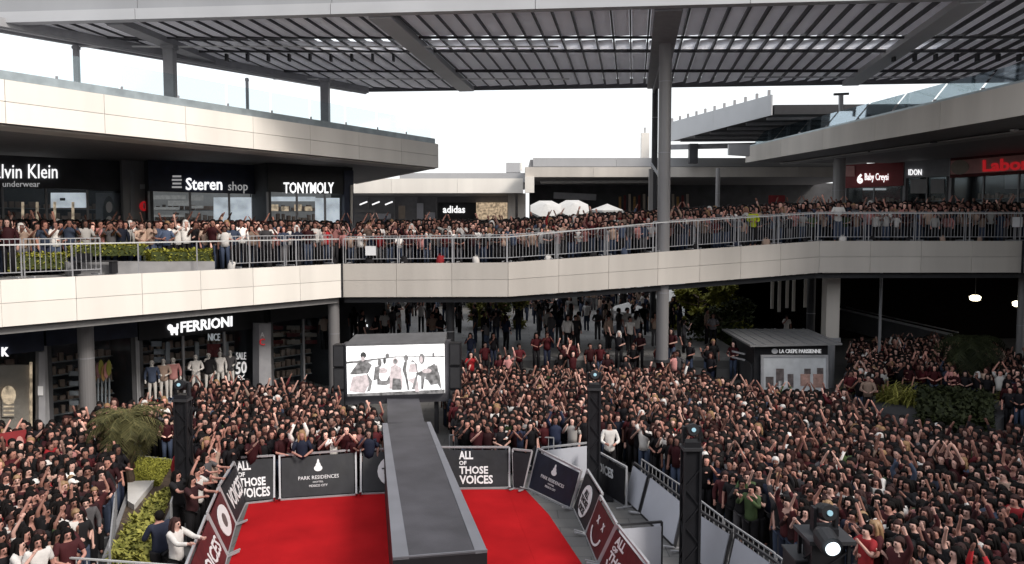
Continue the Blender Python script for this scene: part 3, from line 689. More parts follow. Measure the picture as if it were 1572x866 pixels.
# =================================================================== RIGHT UPPER ROOF, SECOND CANOPY
Q0, Q1 = PD(1146, 250, 52), PD(1575, 177, 30)
Q2 = V(Q1.x+(Q1.x-Q0.x)*.35, Q1.y-8, Q1.z)
rr_ = thing('right_building_roof', Q0, 'flat roof of the right wing with a long grey fascia coming towards us', 'roof')
nR = nrm2(Q0, Q1)
fascia(Q0, Q1, (1.0, 1.27), 'clad_stone', rr_, 4.5, rows=1, nv=nR); fascia(Q1, Q2, (1.27, 1.3), 'clad_stone', rr_, 4.5, rows=1, nv=nR)
MB().prism([(Q0.x+.1, Q0.y-.05), (Q2.x+.1, Q2.y), (50, Q2.y), (50, 54), (Q0.x+.1, 52)], [Q0.z+.03, Q1.z+.03, Q1.z+.03, Q0.z+.03, Q0.z+.03], [12.9]*5).build('roof_slab', 'soffit', rr_)
MB().bar(Q0+V(.15, 0, 1.05), Q1+V(.15, 0, 1.32), .3, .1).build('roof_cap', 'gutter', rr_)
for i in range(4):
    p = Q0.lerp(Q1, .15+.22*i)+V(3.0, 0, -.02); MB().tube([p, p+V(0, 0, -.06)], .16, 12).build('downlight', 'rail_white' if i == 3 else 'steel_dark', rr_)
MB().quad([Q0+V(2.2, 0, -.05), Q1+V(4, 0, -.03), Q1+V(5.2, 0, -.03), Q0+V(3.2, 0, -.05)], (0, 0, 1), .06).build('soffit_strip', 'soffit_light', rr_)
gg = thing('glass_screen', Q0+V(.3, 0, 1.1), 'tinted glass screen leaning over the edge of the right roof', 'glass screen')
for i in range(8):
    a = Q0.lerp(Q1, i/8+.004)+V(.3, 0, 1.1+.25*i/8); c = Q0.lerp(Q1, (i+1)/8-.004)+V(.3, 0, 1.1+.25*(i+1)/8)
    MB().quad([a, c, c+V(.9, .3, 1.0), a+V(.9, .3, 1.0)], nR, .02).build('glass_pane', 'glass_blue', gg)
    MB().box(a+V(.1, 0, .1), (.1, .1, .14)).build('clamp', 'steel_mid', gg)
t = thing('roof_light_mast', PD(1291, 168, 46), 'short T-topped mast standing on the right roof', 'mast')
MB().bar(PD(1291, 178, 44), PD(1291, 146, 44), .2).build('mast', 'clad_grey', t); MB().bar(PD(1280, 145, 44), PD(1303, 144, 44), .12).build('crossarm', 'steel_dark', t)
# second canopy behind
S0, S1 = PD(1028, 218, 60), PD(1186, 177, 46)
sc = thing('rear_canopy', S0, 'second steel canopy behind the tall column with a studded pale fascia', 'canopy')
fascia(S0, S1, (1.45, 1.2), 'girder_light', sc, 6, rows=1)
MB().prism([(S0.x+.1, S0.y), (S1.x+.1, S1.y), (40, S1.y-1), (40, S0.y)], [S0.z+.05, S1.z+.05, S1.z+.05, S0.z+.05], [S0.z+.6, S1.z+.6, S1.z+.6, S0.z+.6]).build('roof_deck', 'steel_dark', sc)
for i in range(11):
    p = S0.lerp(S1, .03+i*.094)+V(0, 0, 1.55-.02*i); MB().box(p, (.14, .14, .34)).build('stud', 'steel_mid', sc)
for i in range(6):
    p = S0.lerp(S1, (i+.5)/6); MB().bar(p+V(.3, 0, -.02), p+V(18, -1, -.02), .14, .2).build('rafter', 'steel_mid', sc)
MB().bar(PD(1028, 226, 58), PD(1160, 223, 56), .3, .35).build('beam', 'steel_mid', sc)
MB().box(PD(1064, 236, 57), (.6, .5, 1.4)).build('post_stub', 'steel_dark', sc)
MB().quad([PD(1118, 238, 50), PD(1150, 240, 50), PD(1150, 222, 50), PD(1118, 222, 50)], (0, -1, 0), .3).build('end_block', 'clad_grey', sc)

# right upper shops
RZ = 6.93
def rshop(name, px0, d0, px1, d1, ys0, lab, bandm, zs, z1=12.0):
    return fx(px0, d0), fx(px1, d1)
a, c = fx(1296, 55), fx(1384, 52)
t, n, A, C, d = shop('baby_clothes_shop', a, c, RZ, 10.45, 12.05, 'upper right shop with a red band and white script lettering', bandm='red_sign', interior='dark_red')
lettering('6', wallquad(a, c, 1316, 1325, 267, 282), n, 'letters', t, name='logo', bold=.04)
lettering('Baby Creysi', wallquad(a, c, 1328, 1364, 266, 280), n, 'letters', t, bold=.0)
MB().quad(wallquad(a, c, 1292, 1312, 255, 271, .2), n, .1).build('side_panel', 'pink_sign', t)
MB().quad(wallquad(a, c, 1325, 1360, 289, 292, -.4), n, .1).build('lit_strip', 'letters_dim', t)
a, c = fx(1386, 51.5), fx(1454, 49.5)
t, n, A, C, d = shop('grey_shop', a, c, RZ, 10.9, 12.05, 'grey panelled upper right shop with two pale window posters', bandm='shop_grey', interior='shop_dark')
lettering('IDON', wallquad(a, c, 1395, 1415, 260, 269), n, 'letters', t, bold=.0)
for x0, x1 in ((1398, 1424), (1429, 1450)): MB().quad(wallquad(a, c, x0, x1, 275, 297, .05), n, .08).build('window_poster', 'wall_grey', t)
a, c = fx(1456, 49), fx(1680, 42)
t, n, A, C, d = shop('red_fascia_shop', a, c, RZ, 10.75, 12.05, 'upper right shop with pink and red illuminated sign at the photo edge', bandm='dark_red', interior='shop_dark')
MB().quad([*slq(a, c, 1460, 1640, 247, 268, 232, 258, .2)], n, .1).build('sign_panel', 'pink_sign', t)
q = slq(a, c, 1460, 1488, 246, 269, 245, 267, .26); disc(q, .5, .5, .5, .5, 20, 'tan_panel', t, 'round_logo', n, .03)
lettering('Laboni', slq(a, c, 1509, 1590, 246, 264, 240, 260, .25), n, 'letters_red', t, bold=.03)
MB().quad(wallquad(a, c, 1543, 1572, 268, 290, -.3), n, .1).build('window_poster', 'wall_grey', t)

# =================================================================== UNDER THE RIGHT DECK
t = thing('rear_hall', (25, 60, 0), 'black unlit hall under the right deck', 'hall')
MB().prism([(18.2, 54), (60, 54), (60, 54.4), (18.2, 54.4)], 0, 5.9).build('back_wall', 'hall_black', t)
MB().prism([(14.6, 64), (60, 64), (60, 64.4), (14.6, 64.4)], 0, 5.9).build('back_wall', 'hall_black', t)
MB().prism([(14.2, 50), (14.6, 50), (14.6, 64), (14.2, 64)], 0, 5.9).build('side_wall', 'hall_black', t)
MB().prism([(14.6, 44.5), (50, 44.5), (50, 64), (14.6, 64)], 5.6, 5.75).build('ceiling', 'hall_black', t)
for px, py in ((1497, 457), (1563, 466)):
    p = PD(px, py, 44); t = thing('pendant_lamp', p, 'glowing round pendant lamp in the dark hall, '+('left one of two' if px < 1550 else 'right one at the photo edge'), 'lamp', 'lit pendant lamps under the right deck')
    b = MB(); b.tube([p+V(0, 0, -.18), p+V(0, 0, -.12), p+V(0, 0, .05), p+V(0, 0, .14)], [.14, .26, .30, .16], 16); b.build('lamp_shade', 'lamp_lit', t, smooth=True); MB().bar(p+V(0, 0, .14), V(p.x, p.y, 5.9), .03).build('cord', 'black', t)
t = thing('banner_column', PD(1276, 470, 37), 'pale square column under the right deck beside the kiosk roof', 'column')
x = (1277-786)/FPX*37; MB().prism([(x-.31, 36.7), (x+.31, 36.7), (x+.31, 37.3), (x-.31, 37.3)], 2.4, 5.6).build('shaft', 'clad_stone', t); MB().box((x, 37, 2.3), (.74, .74, .2)).build('collar', 'steel_mid', t)
MB().tube([(x, 37, 0), (x, 37, 2.6)], .25, 14).build('foot', 'steel_mid', t)
for i, px in enumerate((1103, 1113, 1124, 1186, 1197, 1209, 1219, 1237)):
    p = PD(px, 430, 46); z0 = PD(px, 470+(i*5) % 11, 46).z
    tt = tag(MB().box((p.x, p.y, (z0+5.2)/2), (.18, .06, 5.2-z0)).build('hanging_banner', 'clad_white'), 'pale vertical banner strip hanging in the dark passage behind the kiosk', 'banner', 'hanging banner strips behind the kiosk')
# escalator
t = thing('escalator', PZ(1460, 515, 1.5), 'escalator with a pale handrail descending through the dark hall', 'escalator')
e0, e1 = PD(1288, 474, 52), PD(1462, 514, 43)
MB().bar(e0, e1, .07, .12).build('handrail', 'galv', t); MB().hexa([e0+V(0, 0, -.1), e1+V(0, 0, -.1), e1+V(0, 0, -1.3), e0+V(0, 0, -1.3)], [e0+V(.1, .1, -.1), e1+V(.1, .1, -.1), e1+V(.1, .1, -1.3), e0+V(.1, .1, -1.3)]).build('balustrade_panel', 'shop_dark', t)
MB().bar(e0+V(.9, 1, 0), e1+V(.9, 1, 0), .06).build('handrail', 'steel_mid', t)
for i in range(12):
    p = e0.lerp(e1, (i+.5)/12); MB().box(p+V(.5, .5, -1.0), (.9, .4, .1)).build('step', 'steel_mid', t)

# =================================================================== KIOSK
k0 = PZ(1150, 531, 2.75); kd = k0.y
kt = thing('crepe_kiosk', (11.2, kd+1, 0), 'dark crepe kiosk with a flat grey roof and lit menu poster', 'kiosk')
rf = [PZ(1152, 531, 2.75), PZ(1293, 528, 2.75), PZ(1240, 506, 2.75), PZ(1108, 506, 2.75)]
MB().prism([(p.x, p.y) for p in rf], 2.7, 2.78).build('roof', 'kiosk_roof', kt)
for i in range(9):
    a = rf[0].lerp(rf[1], (i+.5)/9); c = rf[3].lerp(rf[2], (i+.5)/9); MB().bar(a+V(0, 0, .05), c+V(0, 0, .05), .04, .03).build('roof_seam', 'steel_mid', kt)
b0, b1 = rf[0].lerp(rf[1], .07)+V(0, .35, 0), rf[0].lerp(rf[1], .88)+V(0, .35, 0)
sh = (rf[3]-rf[0])*.75
MB().prism([(b0.x, b0.y), (b1.x, b1.y), (b1.x+sh.x, b1.y+sh.y), (b0.x+sh.x, b0.y+sh.y)], 0, 2.69).build('body', 'black', kt)
a, c = (b0.x, b0.y), (b1.x, b1.y); n = nrm2(a, c)
lettering('LA CREPE PARISIENNE', wallquad(a, c, 1196, 1260, 536, 542, .04), n, 'letters_dim', kt, bold=.01)
disc(wallquad(a, c, 1184, 1194, 534, 544, .04), .5, .5, .5, .4, 12, 'letters_print', kt, 'logo', n, .02)
q = wallquad(a, c, 1171, 1269, 548, 600, .06); MB().quad(q, n, .06).build('poster', 'poster', kt)
for (u0, v0, u1, v1, mm) in ((.04, .1, .16, .42, 'poster_print'), (.2, .15, .32, .66, 'poster_print'), (.38, .1, .47, .5, 'poster_print'), (.24, .1, .38, .3, 'letters_print'), (.58, .15, .73, .5, 'poster_skin'), (.64, .5, .74, .66, 'poster_print'), (.78, .1, .94, .5, 'poster_skin'), (.84, .5, .94, .68, 'poster_print')): MB().quad(sub(q, u0, v0, u1, v1), n, .09).build('poster_picture', mm, kt)
MB().quad(wallquad(a, c, 1168, 1172, 546, 602, .1), n, .06).build('poster_frame', 'galv', kt); MB().quad(wallquad(a, c, 1268, 1271, 546, 602, .1), n, .06).build('poster_frame', 'galv', kt); MB().quad(wallquad(a, c, 1168, 1271, 545, 548, .1), n, .07).build('poster_frame', 'galv', kt)
MB().quad([V(b0.x-.02, b0.y+.2, .9), V(b0.x+sh.x-.02, b0.y+sh.y, .9), V(b0.x+sh.x-.02, b0.y+sh.y, 1.9), V(b0.x-.02, b0.y+.2, 1.9)], (1, 0, 0), .06).build('side_hatch', 'shop_dark', kt)
for z in (2.05, 2.3): MB().bar(V(b0.x-.3, b0.y+.3, z), V(b0.x-.6, b0.y+1.1, z), .04, .07).build('awning_bar', 'galv', kt)

# =================================================================== SCREEN AND RUNWAY
SD = 28.0
s = [PD(534, 608, SD), PD(683, 603, SD), PD(682, 528, SD), PD(532, 532, SD)]; n = V(0, -1, 0)
st = thing('led_screen', (s[0].x*.5+s[1].x*.5, SD, 0), 'large lit outdoor screen showing a pale picture of seated people', 'screen')
MB().hexa([PD(526, 622, SD+.1), PD(690, 616, SD+.1), PD(690, 524, SD+.1), PD(526, 528, SD+.1)], [PD(526, 622, SD+.1)+V(0, .6, 0), PD(690, 616, SD+.1)+V(0, .6, 0), PD(690, 524, SD+.1)+V(0, .6, 0), PD(526, 528, SD+.1)+V(0, .6, 0)]).build('cabinet', 'runway_top', st)
MB().quad(s, n, .12).build('display', 'screen_white', st)
def shape(pts, m, nm='picture_shape', off=.075):
    P = [Vector(sub(s, u, v, 1, 1)[0])+n*off for u, v in pts]; k = len(P)
    MB().add([p-n*.004 for p in P]+[p+n*.004 for p in P], [tuple(range(k)), tuple(range(k, 2*k))[::-1]]+[(i, (i+1) % k, k+(i+1) % k, k+i) for i in range(k)]).build(nm, m, st)
def oval(u, v, ru, rv, m, off=.085, nseg=12): shape([(u+ru*cos(2*pi*i/nseg), v+rv*sin(2*pi*i/nseg)) for i in range(nseg)], m, off=off)
shape([(.0, .70), (.5, .78), (1, .76), (1, .74), (.5, .76), (0, .66)], 'screen_grey')
shape([(.0, .67), (.14, .72), (.28, .70), (.14, .66)], 'screen_grey', off=.082)
shape([(.03, .45), (.12, .68), (.2, .72), (.26, .62), (.22, .46), (.1, .44)], 'screen_grey', off=.09); oval(.175, .82, .03, .07, 'screen_dark', .1); oval(.17, .75, .02, .05, 'screen_pink', .105)
shape([(.2, .48), (.26, .3), (.24, .1), (.2, .08), (.23, .25)], 'screen_grey', off=.09)
shape([(.31, .22), (.31, .42), (.35, .3), (.41, .3), (.44, .42), (.44, .24), (.4, .2)], 'screen_grey', off=.09); oval(.34, .66, .02, .09, 'screen_grey'); oval(.39, .7, .015, .07, 'screen_grey'); oval(.37, .5, .05, .06, 'screen_pink', .08)
oval(.50, .68, .03, .07, 'screen_pink'); oval(.5, .68, .018, .05, 'screen_grey', .09)
shape([(.57, .5), (.59, .66), (.62, .7), (.61, .5), (.62, .34), (.64, .1), (.62, .08), (.60, .34)], 'screen_grey', off=.09); oval(.61, .74, .022, .07, 'screen_grey', .1)
shape([(.65, .68), (.70, .64), (.72, .44), (.66, .1), (.69, .1), (.73, .4), (.72, .62), (.68, .7)], 'screen_grey', off=.09)
oval(.77, .72, .03, .11, 'screen_grey', .09); oval(.765, .70, .018, .07, 'screen_pink', .1)
shape([(.7, .42), (.8, .5), (.9, .62), (.95, .4), (.97, .05), (.93, .2), (.86, .18), (.8, .36), (.78, .1), (.76, .1), (.76, .36)], 'screen_grey', off=.088)
oval(.89, .79, .012, .05, 'screen_grey'); shape([(.62, .3), (.68, .2), (.7, .05), (.74, .05), (.72, .36)], 'screen_pink', off=.083); oval(.82, .47, .05, .05, 'screen_pink', .095)
oval(.12, .3, .03, .02, 'screen_pink')
shape([(.02, .10), (.06, .40), (.20, .43), (.24, .28), (.18, .06)], 'screen_pink', off=.081)
shape([(.43, .12), (.45, .58), (.50, .62), (.56, .55), (.57, .14)], 'screen_pink', off=.079); shape([(.46, .10), (.47, .34), (.55, .32), (.56, .10)], 'screen_grey', off=.084)
shape([(.27, .30), (.29, .58), (.34, .60), (.33, .34)], 'screen_grey', off=.083); oval(.42, .80, .02, .05, 'screen_grey', .09)
shape([(.63, .46), (.65, .62), (.72, .62), (.73, .44)], 'screen_pink', off=.081); shape([(.80, .30), (.83, .56), (.93, .58), (.95, .2)], 'screen_grey', off=.086)
shape([(.0, .0), (.0, .05), (1, .08), (1, .0)], 'screen_grey', off=.079)
hd = [PD(530, 529, SD), PD(683, 525, SD), PD(683, 516, SD+.3), PD(548, 519, SD+.3)]
MB().hexa([hd[0], hd[1], hd[1]+V(0, .9, .25), hd[0]+V(.2, .9, .25)], [hd[0]-V(0, 0, .1), hd[1]-V(0, 0, .1), hd[1]+V(0, .9, -.1), hd[0]+V(.2, .9, -.1)]).build('hood', 'concrete_dark', st)
for px in (545, 670): p = PD(px, 610, SD+.4); MB().box((p.x, p.y, p.z/2), (.15, .15, p.z)).build('leg', 'steel_dark', st)
for px, y0, lab in ((522, 528, 'black loudspeaker stack left of the lit screen'), (699, 525, 'black loudspeaker stack right of the lit screen')):
    p = PD(px, y0, SD+.3); zt = p.z; t = thing('speaker_stack', (p.x, p.y, 0), lab, 'loudspeaker'); k = 4
    for i in range(k): MB().box((p.x, p.y, zt*(i+.5)/k), (.42, .5, zt/k-.03)).build('cabinet', 'black', t)
    for i in range(k): MB().box((p.x, p.y-.26, zt*(i+.5)/k), (.34, .02, zt/k-.12)).build('grille', 'steel_dark', t)
RZT = 1.36
rn = [PZ(603, 858, RZT), PZ(748, 846, RZT), PZ(661, 648, RZT), PZ(587, 650, RZT)]
rt = thing('raised_runway', (rn[0].x, rn[0].y, 0), 'long raised dark runway with light grey edge strips leading to the screen', 'runway')
i0, i1, i2, i3 = PZ(628, 856, RZT), PZ(730, 848, RZT), PZ(655, 648, RZT), PZ(595, 650, RZT)
MB().prism([(p.x, p.y) for p in rn], 0, RZT-.03).build('body', 'black', rt)
MB().prism([(p.x, p.y) for p in (i0, i1, i2, i3)], RZT-.03, RZT).build('top_board', 'runway_top', rt)
MB().prism([(p.x, p.y) for p in (rn[0], i0, i3, rn[3])], RZT-.03, RZT+.012).build('edge_strip', 'runway_edge', rt)
MB().prism([(p.x, p.y) for p in (i1, rn[1], rn[2], i2)], RZT-.03, RZT+.012).build('edge_strip', 'runway_edge', rt)
x_ = [PZ(595, 649, RZT), PZ(652, 649, RZT), PZ(643, 611, RZT), PZ(594, 611, RZT)]
MB().prism([(p.x, p.y) for p in x_], 0, RZT-.004).build('approach_board', 'runway_top', rt)
MB().bar(rn[0]+V(0, 0, .02), rn[1]+V(0, 0, .02), .03, .03).build('end_trim', 'runway_edge', rt)

# =================================================================== BANNER BARRIERS
def rbarrier(tl, tr, br, bl, lab, face='banner_black', marks=None, zt=1.08, back=False, frame='galv', top_only=False, name='banner_barrier', cat='barrier', group=None):
    TL, TR = PZ(*tl, zt), PZ(*tr, zt)
    BL = PZ(*bl) if bl else V(TL.x, TL.y, 0); BR = PZ(*br) if br else V(TR.x, TR.y, 0)
    q = [BL, BR, TR, TL]; n = (BR-BL).cross(TL-BL).normalized()
    if n.dot(V(0, 0, CAMZ)-BL) < 0: n = -n
    t = thing(name, (BL+BR)/2, lab, cat, group)
    fr = MB(); w_ = .05
    for a, c in ((BL, BR), (BR, TR), (TR, TL), (TL, BL)): fr.bar(a+V(0, 0, .03), c+V(0, 0, .03), w_)
    fr.build('frame', frame, t)
    gq = sub(q, .025, .06, .975, .95); gm = MB(); GX, GY = 10, 5
    for off_, fl_ in ((.04, 0), (.02, 1)):
        k0 = len(gm.v); gm.v += [tuple(sub(gq, i/GX, j/GY, 1, 1)[0]+n*off_) for j in range(GY+1) for i in range(GX+1)]
        for j in range(GY):
            for i in range(GX):
                f_ = (k0+j*(GX+1)+i, k0+j*(GX+1)+i+1, k0+(j+1)*(GX+1)+i+1, k0+(j+1)*(GX+1)+i); gm.f.append(f_ if not fl_ else f_[::-1])
    gm.build('banner', face, t)
    for k, (P, S) in enumerate(((BL, 1), (BR, -1))): MB().bar(P-n*.3+V(0, 0, .025), P+n*.3+V(0, 0, .025), .05, .03).build('foot', 'galv', t)
    if marks:
        for mk in marks:
            if mk[0] == 'T':
                _, s_, u0, v0, u1, v1, bd = mk; lettering(s_, [p+n*.02 for p in sub(q, u0, v0, u1, v1)], n, 'letters_print', t, bold=bd, depth=.2)
            elif mk[0] == 'D':
                _, s_, u0, v0, u1, v1, bd = mk; lettering(s_, [p+n*.05 for p in sub(q, u0, v0, u1, v1)], n, face, t, bold=bd, depth=.2)
            elif mk[0] == 'O':
                _, u, v, ru, rv, m_ = mk; disc(q, u, v, ru, rv, 20, m_, t, 'emblem', n, .055 if m_ != face else .07)
            elif mk[0] == 'Q':
                _, u0, v0, u1, v1 = mk; MB().quad([p+n*.055 for p in sub(q, u0, v0, u1, v1)], n, .01).build('emblem_bar', 'letters_print', t)
            elif mk[0] == 'A':   # arc stroke
                _, u, v, ru, rv, t0, t1 = mk; b = MB()
                for i in range(10):
                    a0 = t0+(t1-t0)*i/10; a1 = t0+(t1-t0)*(i+1)/10
                    P = [sub(q, u+ru*f*cos(a), v+rv*f*sin(a), 1, 1)[0]+n*.06 for a, f in ((a0, 1), (a1, 1), (a1, .82), (a0, .82))]; b.quad(P, n, .01)
                b.build('smile_stroke', 'letters_print', t)
    return t
CREST = [('O', .5, .70, .035, .10, 'letters_print'), ('O', .5, .66, .055, .07, 'letters_print'), ('O', .5, .80, .015, .07, 'letters_print'), ('T', 'PARK RESIDENCES', .24, .42, .77, .50, .0), ('T', 'HOTEL', .43, .34, .57, .375, 0), ('T', 'MEXICO CITY', .38, .25, .62, .30, 0)]
VOICES = lambda u0, u1: [('T', 'ALL', u0, .72, u0+(u1-u0)*.42, .92, .03), ('T', 'OF', u0, .58, u0+(u1-u0)*.22, .68, .03), ('T', 'THOSE', u0, .36, u0+(u1-u0)*.86, .55, .03), ('T', 'VOICES', u0, .12, u1, .33, .03)]
def EMB(face): return [('O', .5, .5, .27, .38, 'letters_print'), ('D', 'ALL', .38, .60, .62, .76, .02), ('D', 'THOSE', .29, .43, .71, .57, .02), ('D', 'VOICES', .33, .24, .67, .39, .02)]
rbarrier((328, 706), (421, 701), (421, 770), (343, 778), 'black banner barrier at back left lettered ALL OF THOSE VOICES', marks=VOICES(.36, .92))
rbarrier((429, 701), (546, 692), (547, 761), (430, 769), 'black banner barrier left of the runway with a small leaf crest', marks=CREST)
rbarrier((554, 692), (664, 688), (664, 755), (554, 760), 'black banner barrier with a round white emblem half hidden by the runway', marks=EMB('banner_black'))
rbarrier((674, 688), (782, 688), (782, 750), (676, 752), 'black barrier right of the runway lettered ALL OF THOSE VOICES', marks=VOICES(.28, .76))
rbarrier((787, 691), (817, 694), (803, 753), (789, 751), 'narrow plain black barrier at the back right corner of the carpet')
rbarrier((826, 690), (893, 724), (876, 783), (811, 752), 'navy banner barrier with leaf crest angled at the right of the carpet', 'banner_navy', marks=CREST)
rbarrier((902, 723), (925, 760), (899, 820), (881, 782), 'dark barrier with a round white emblem on the right of the carpet', 'banner_black', marks=EMB('banner_black'))
rbarrier((922, 763), (947, 806), (918, 866), (900, 823), 'dark red barrier with a hand drawn smiling face', 'banner_red', marks=[('A', .5, .42, .3, .28, pi, 2*pi), ('T', 'x', .3, .58, .42, .74, .02), ('T', 'x', .6, .58, .72, .74, .02)])
rbarrier((949, 809), (996, 868), (962, 940), (920, 869), 'dark red barrier lettered in white at the bottom right of the carpet', 'banner_red', marks=VOICES(.15, .85))
rbarrier((1000, 872), (1060, 950), (1020, 1030), (966, 946), 'dark red barrier mostly below the photo frame', 'banner_red')
# left flank
rbarrier((336, 748), (359, 711), (378, 771), (362, 806), 'dark banner barrier at the back left corner facing the carpet', 'banner_black', marks=[('T', 'VOICES', .1, .3, .9, .75, .02)])
rbarrier((318, 790), (335, 751), (361, 808), (349, 853), 'dark banner barrier with a round white emblem left of the carpet', 'banner_red', marks=[('O', .5, .5, .32, .34, 'letters_print'), ('O', .5, .5, .12, .16, 'poster_print')])
rbarrier((285, 872), (316, 794), (348, 857), (330, 930), 'dark red lettered barrier at the bottom left of the carpet', 'banner_red', marks=[('T', 'VOICES', .12, .3, .92, .66, .02)])
# white-backed boards
G = 'white backed boards of the outer barrier line'
rbarrier((974, 712), (996, 729), (981, 788), (960, 768), 'narrow white backed board nearest the dark barriers', 'board_white', frame='steel_dark', group=G)
rbarrier((1000, 730), (1052, 771), (1036, 842), (984, 790), 'wide white backed board just left of the black lighting tower', 'board_white', frame='steel_dark', group=G)
rbarrier((1062, 778), (1124, 818), (1108, 890), (1046, 848), 'white backed board just right of the black lighting tower', 'board_white', frame='steel_dark', group=G)
rbarrier((1130, 822), (1195, 868), (1180, 945), (1114, 894), 'white backed board running out of the bottom of the photo', 'board_white', frame='steel_dark', group=G)
rbarrier((1200, 872), (1270, 925), (1255, 1000), (1186, 950), 'white backed board below the photo frame', 'board_white', frame='steel_dark', group=G)
rbarrier((948, 808), (1016, 803), None, None, 'white backed board set across the gangway behind the red barriers', 'board_white', frame='steel_dark')
rbarrier((832, 689), (905, 681), None, None, 'white backed board behind the navy crest barrier', 'board_white')
rbarrier((905, 688), (962, 719), None, None, 'dark barrier with a small white mark behind the emblem barrier', 'banner_black', marks=[('T', 'VOICES', .2, .55, .7, .8, .03)])

# crowd control fences
def fence(p0, p1, z0, h, lab, group=None, m='galv', nb=15, name='crowd_fence', foot=True):
    p0 = V(p0[0], p0[1], z0 if not isinstance(z0, tuple) else z0[0]); p1 = V(p1[0], p1[1], z0 if not isinstance(z0, tuple) else z0[1])
    t = thing(name, (p0+p1)/2, lab, 'fence', group); f = MB(); up = V(0, 0, 1)
    f.bar(p0+up*.18, p1+up*.18, .028); f.bar(p0+up*h, p1+up*h, .032); f.bar(p0, p0+up*h, .032); f.bar(p1, p1+up*h, .032); f.build('frame', m, t)
    b = MB()
    for i in range(1, nb): q = p0.lerp(p1, i/nb); b.bar(q+up*.19, q+up*(h-.01), .017)
    b.build('bars', m, t)
    if foot:
        d = (p1-p0).normalized(); s_ = V(-d.y, d.x, 0)
        for q in (p0.lerp(p1, .08), p1.lerp(p0, .08)): MB().bar(q-s_*.3+up*.03, q+s_*.3+up*.03, .04).build('foot', m, t)
    return t
# along deck edge
def along(e0, e1, off, step, h, lab, group, x0=None, zoff=0):
    n = nrm2(e0, e1); L = (e1-e0).length; k = max(1, round(L/step))
    for i in range(k):
        a = e0.lerp(e1, i/k)-n*off; c = e0.lerp(e1, (i+.965)/k)-n*off
        if x0 and not (x0(proj(a+V(0, 0, 1))[0])): continue
        pxx = proj((a+c)/2)[0]
        for lim, ph in ((-60, 'outside the left photo edge'), (60, 'at the left photo edge'), (330, 'before the green hedges'), (380, 'below the electronics shop'), (450, 'below the cosmetics shop sign'), (525, 'just left of the expansion joint'), (580, 'carrying the white notice board'), (640, 'below the far white fascia'), (710, 'below the adidas sign'), (790, 'left of the pale umbrellas'), (860, 'below the leftmost pale umbrella'), (925, 'below the second pale umbrella'), (1000, 'just left of the tall column'), (1080, 'just right of the tall column'), (1165, 'by the steward in yellow'), (1240, 'just right of the steward in yellow'), (1320, 'before the man in white t-shirt'), (1390, 'below the baby clothes shop'), (1460, 'below the grey shop'), (1540, 'below the red fascia shop'), (9999, 'at or beyond the right photo edge')):
            if pxx < lim: break
        fence(a, c, (a.z+zoff, c.z+zoff), h, 'crowd fence on the deck edge '+ph, group)
GF = 'crowd fences along the upper deck edge'
along(E[1].lerp(E[2], -.12), E[2], .55, 2.3, 1.22, 'galvanised crowd fence on the left part of the upper deck edge', GF, lambda px: not (95 < px < 300))
for a, c in zip(E[2:6], E[3:7]): along(a, c, .5, 2.2, 1.3 if a.x > 5 else 1.15, ('galvanised crowd fence on the bridge edge left of centre' if c.x < 1 else 'galvanised crowd fence on the bridge edge before the tall column' if c.x < 8 else 'galvanised crowd fence on the bridge edge right of the tall column') if c.x < 14 else 'galvanised crowd fence on the right part of the upper deck edge', GF+(' bridge %d' % round(c.x) if c.x < 14 else ' at right'))
along(E[6], E[7], .5, 2.2, 1.3, 'galvanised crowd fence on the right deck beyond the expansion joint', GF+' far right')
hr = thing('deck_handrail', E[2]+V(0, 0, 0), 'thin pale handrail running along the whole upper deck edge', 'handrail')
for a, c in zip(E[:-1], E[1:]):
    n_ = nrm2(a, c); hz0 = 1.05 if a.x < 3 else 1.24; hz1 = 1.05 if c.x < 3 else 1.24
    MB().bar(a-n_*.2+V(0, 0, hz0), c-n_*.2+V(0, 0, hz1), .045).build('rail', 'rail_white', hr)
    k = max(1, round((c-a).length/2.2))
    for i in range(k): p = a.lerp(c, i/k)-n_*.2; MB().bar(p-V(0, 0, .05), p+V(0, 0, hz0), .035).build('rail_post', 'galv', hr)
# fences on the ground behind the banners
WB = iter(('beside the narrow board', 'behind the wide board', 'right of the black tower', 'at the photo bottom'))
g_ = 'ground crowd fences behind the banners'
for (x0, y0), (x1, y1) in (((300, 694), (345, 680)), ((345, 680), (425, 676)), ((430, 676), (510, 672)), ((512, 672), (590, 668)), ((690, 668), (770, 668)), ((772, 668), (850, 672))):
    a, c = PZ(x0, y0, 1.1), PZ(x1, y1, 1.1); fence(a, c, 0, 1.1, 'steel crowd fence in front of the crowd '+('left' if x0 < 600 else 'right')+' of the runway', g_+(' left' if x0 < 600 else ' right'), nb=10)
for (x0, y0), (x1, y1) in (((985, 705), (1045, 745)), ((1047, 747), (1110, 795)), ((1112, 797), (1190, 850)), ((1192, 852), (1280, 920))):
    a, c = PZ(x0, y0, 1.15), PZ(x1, y1, 1.15); fence(a, c, 0, 1.15, 'dark crowd fence behind the white backed boards, '+next(WB), 'dark fences behind the white boards', m='steel_mid', nb=10)
for (x0, y0), (x1, y1) in (((176, 765), (168, 840)), ((180, 705), (176, 762)), ((262, 772), (275, 730))):
    a, c = PZ(x0, y0, 1.1), PZ(x1, y1, 1.1); fence(a, c, 0, 1.1, 'steel crowd fence beside the planted bed, '+('nearest the camera on the left side' if x0 == 176 else 'behind the white slab' if x0 == 180 else 'on the side of the left tower'), 'fences beside the left planted bed', m='steel_mid', nb=9)
a, c = PZ(-40, 846, 1.15), PZ(282, 869, 1.15); fence(a, c, 0, 1.15, 'pale crowd fence rail across the bottom left corner', m='rail_white', nb=20, name='near_fence')
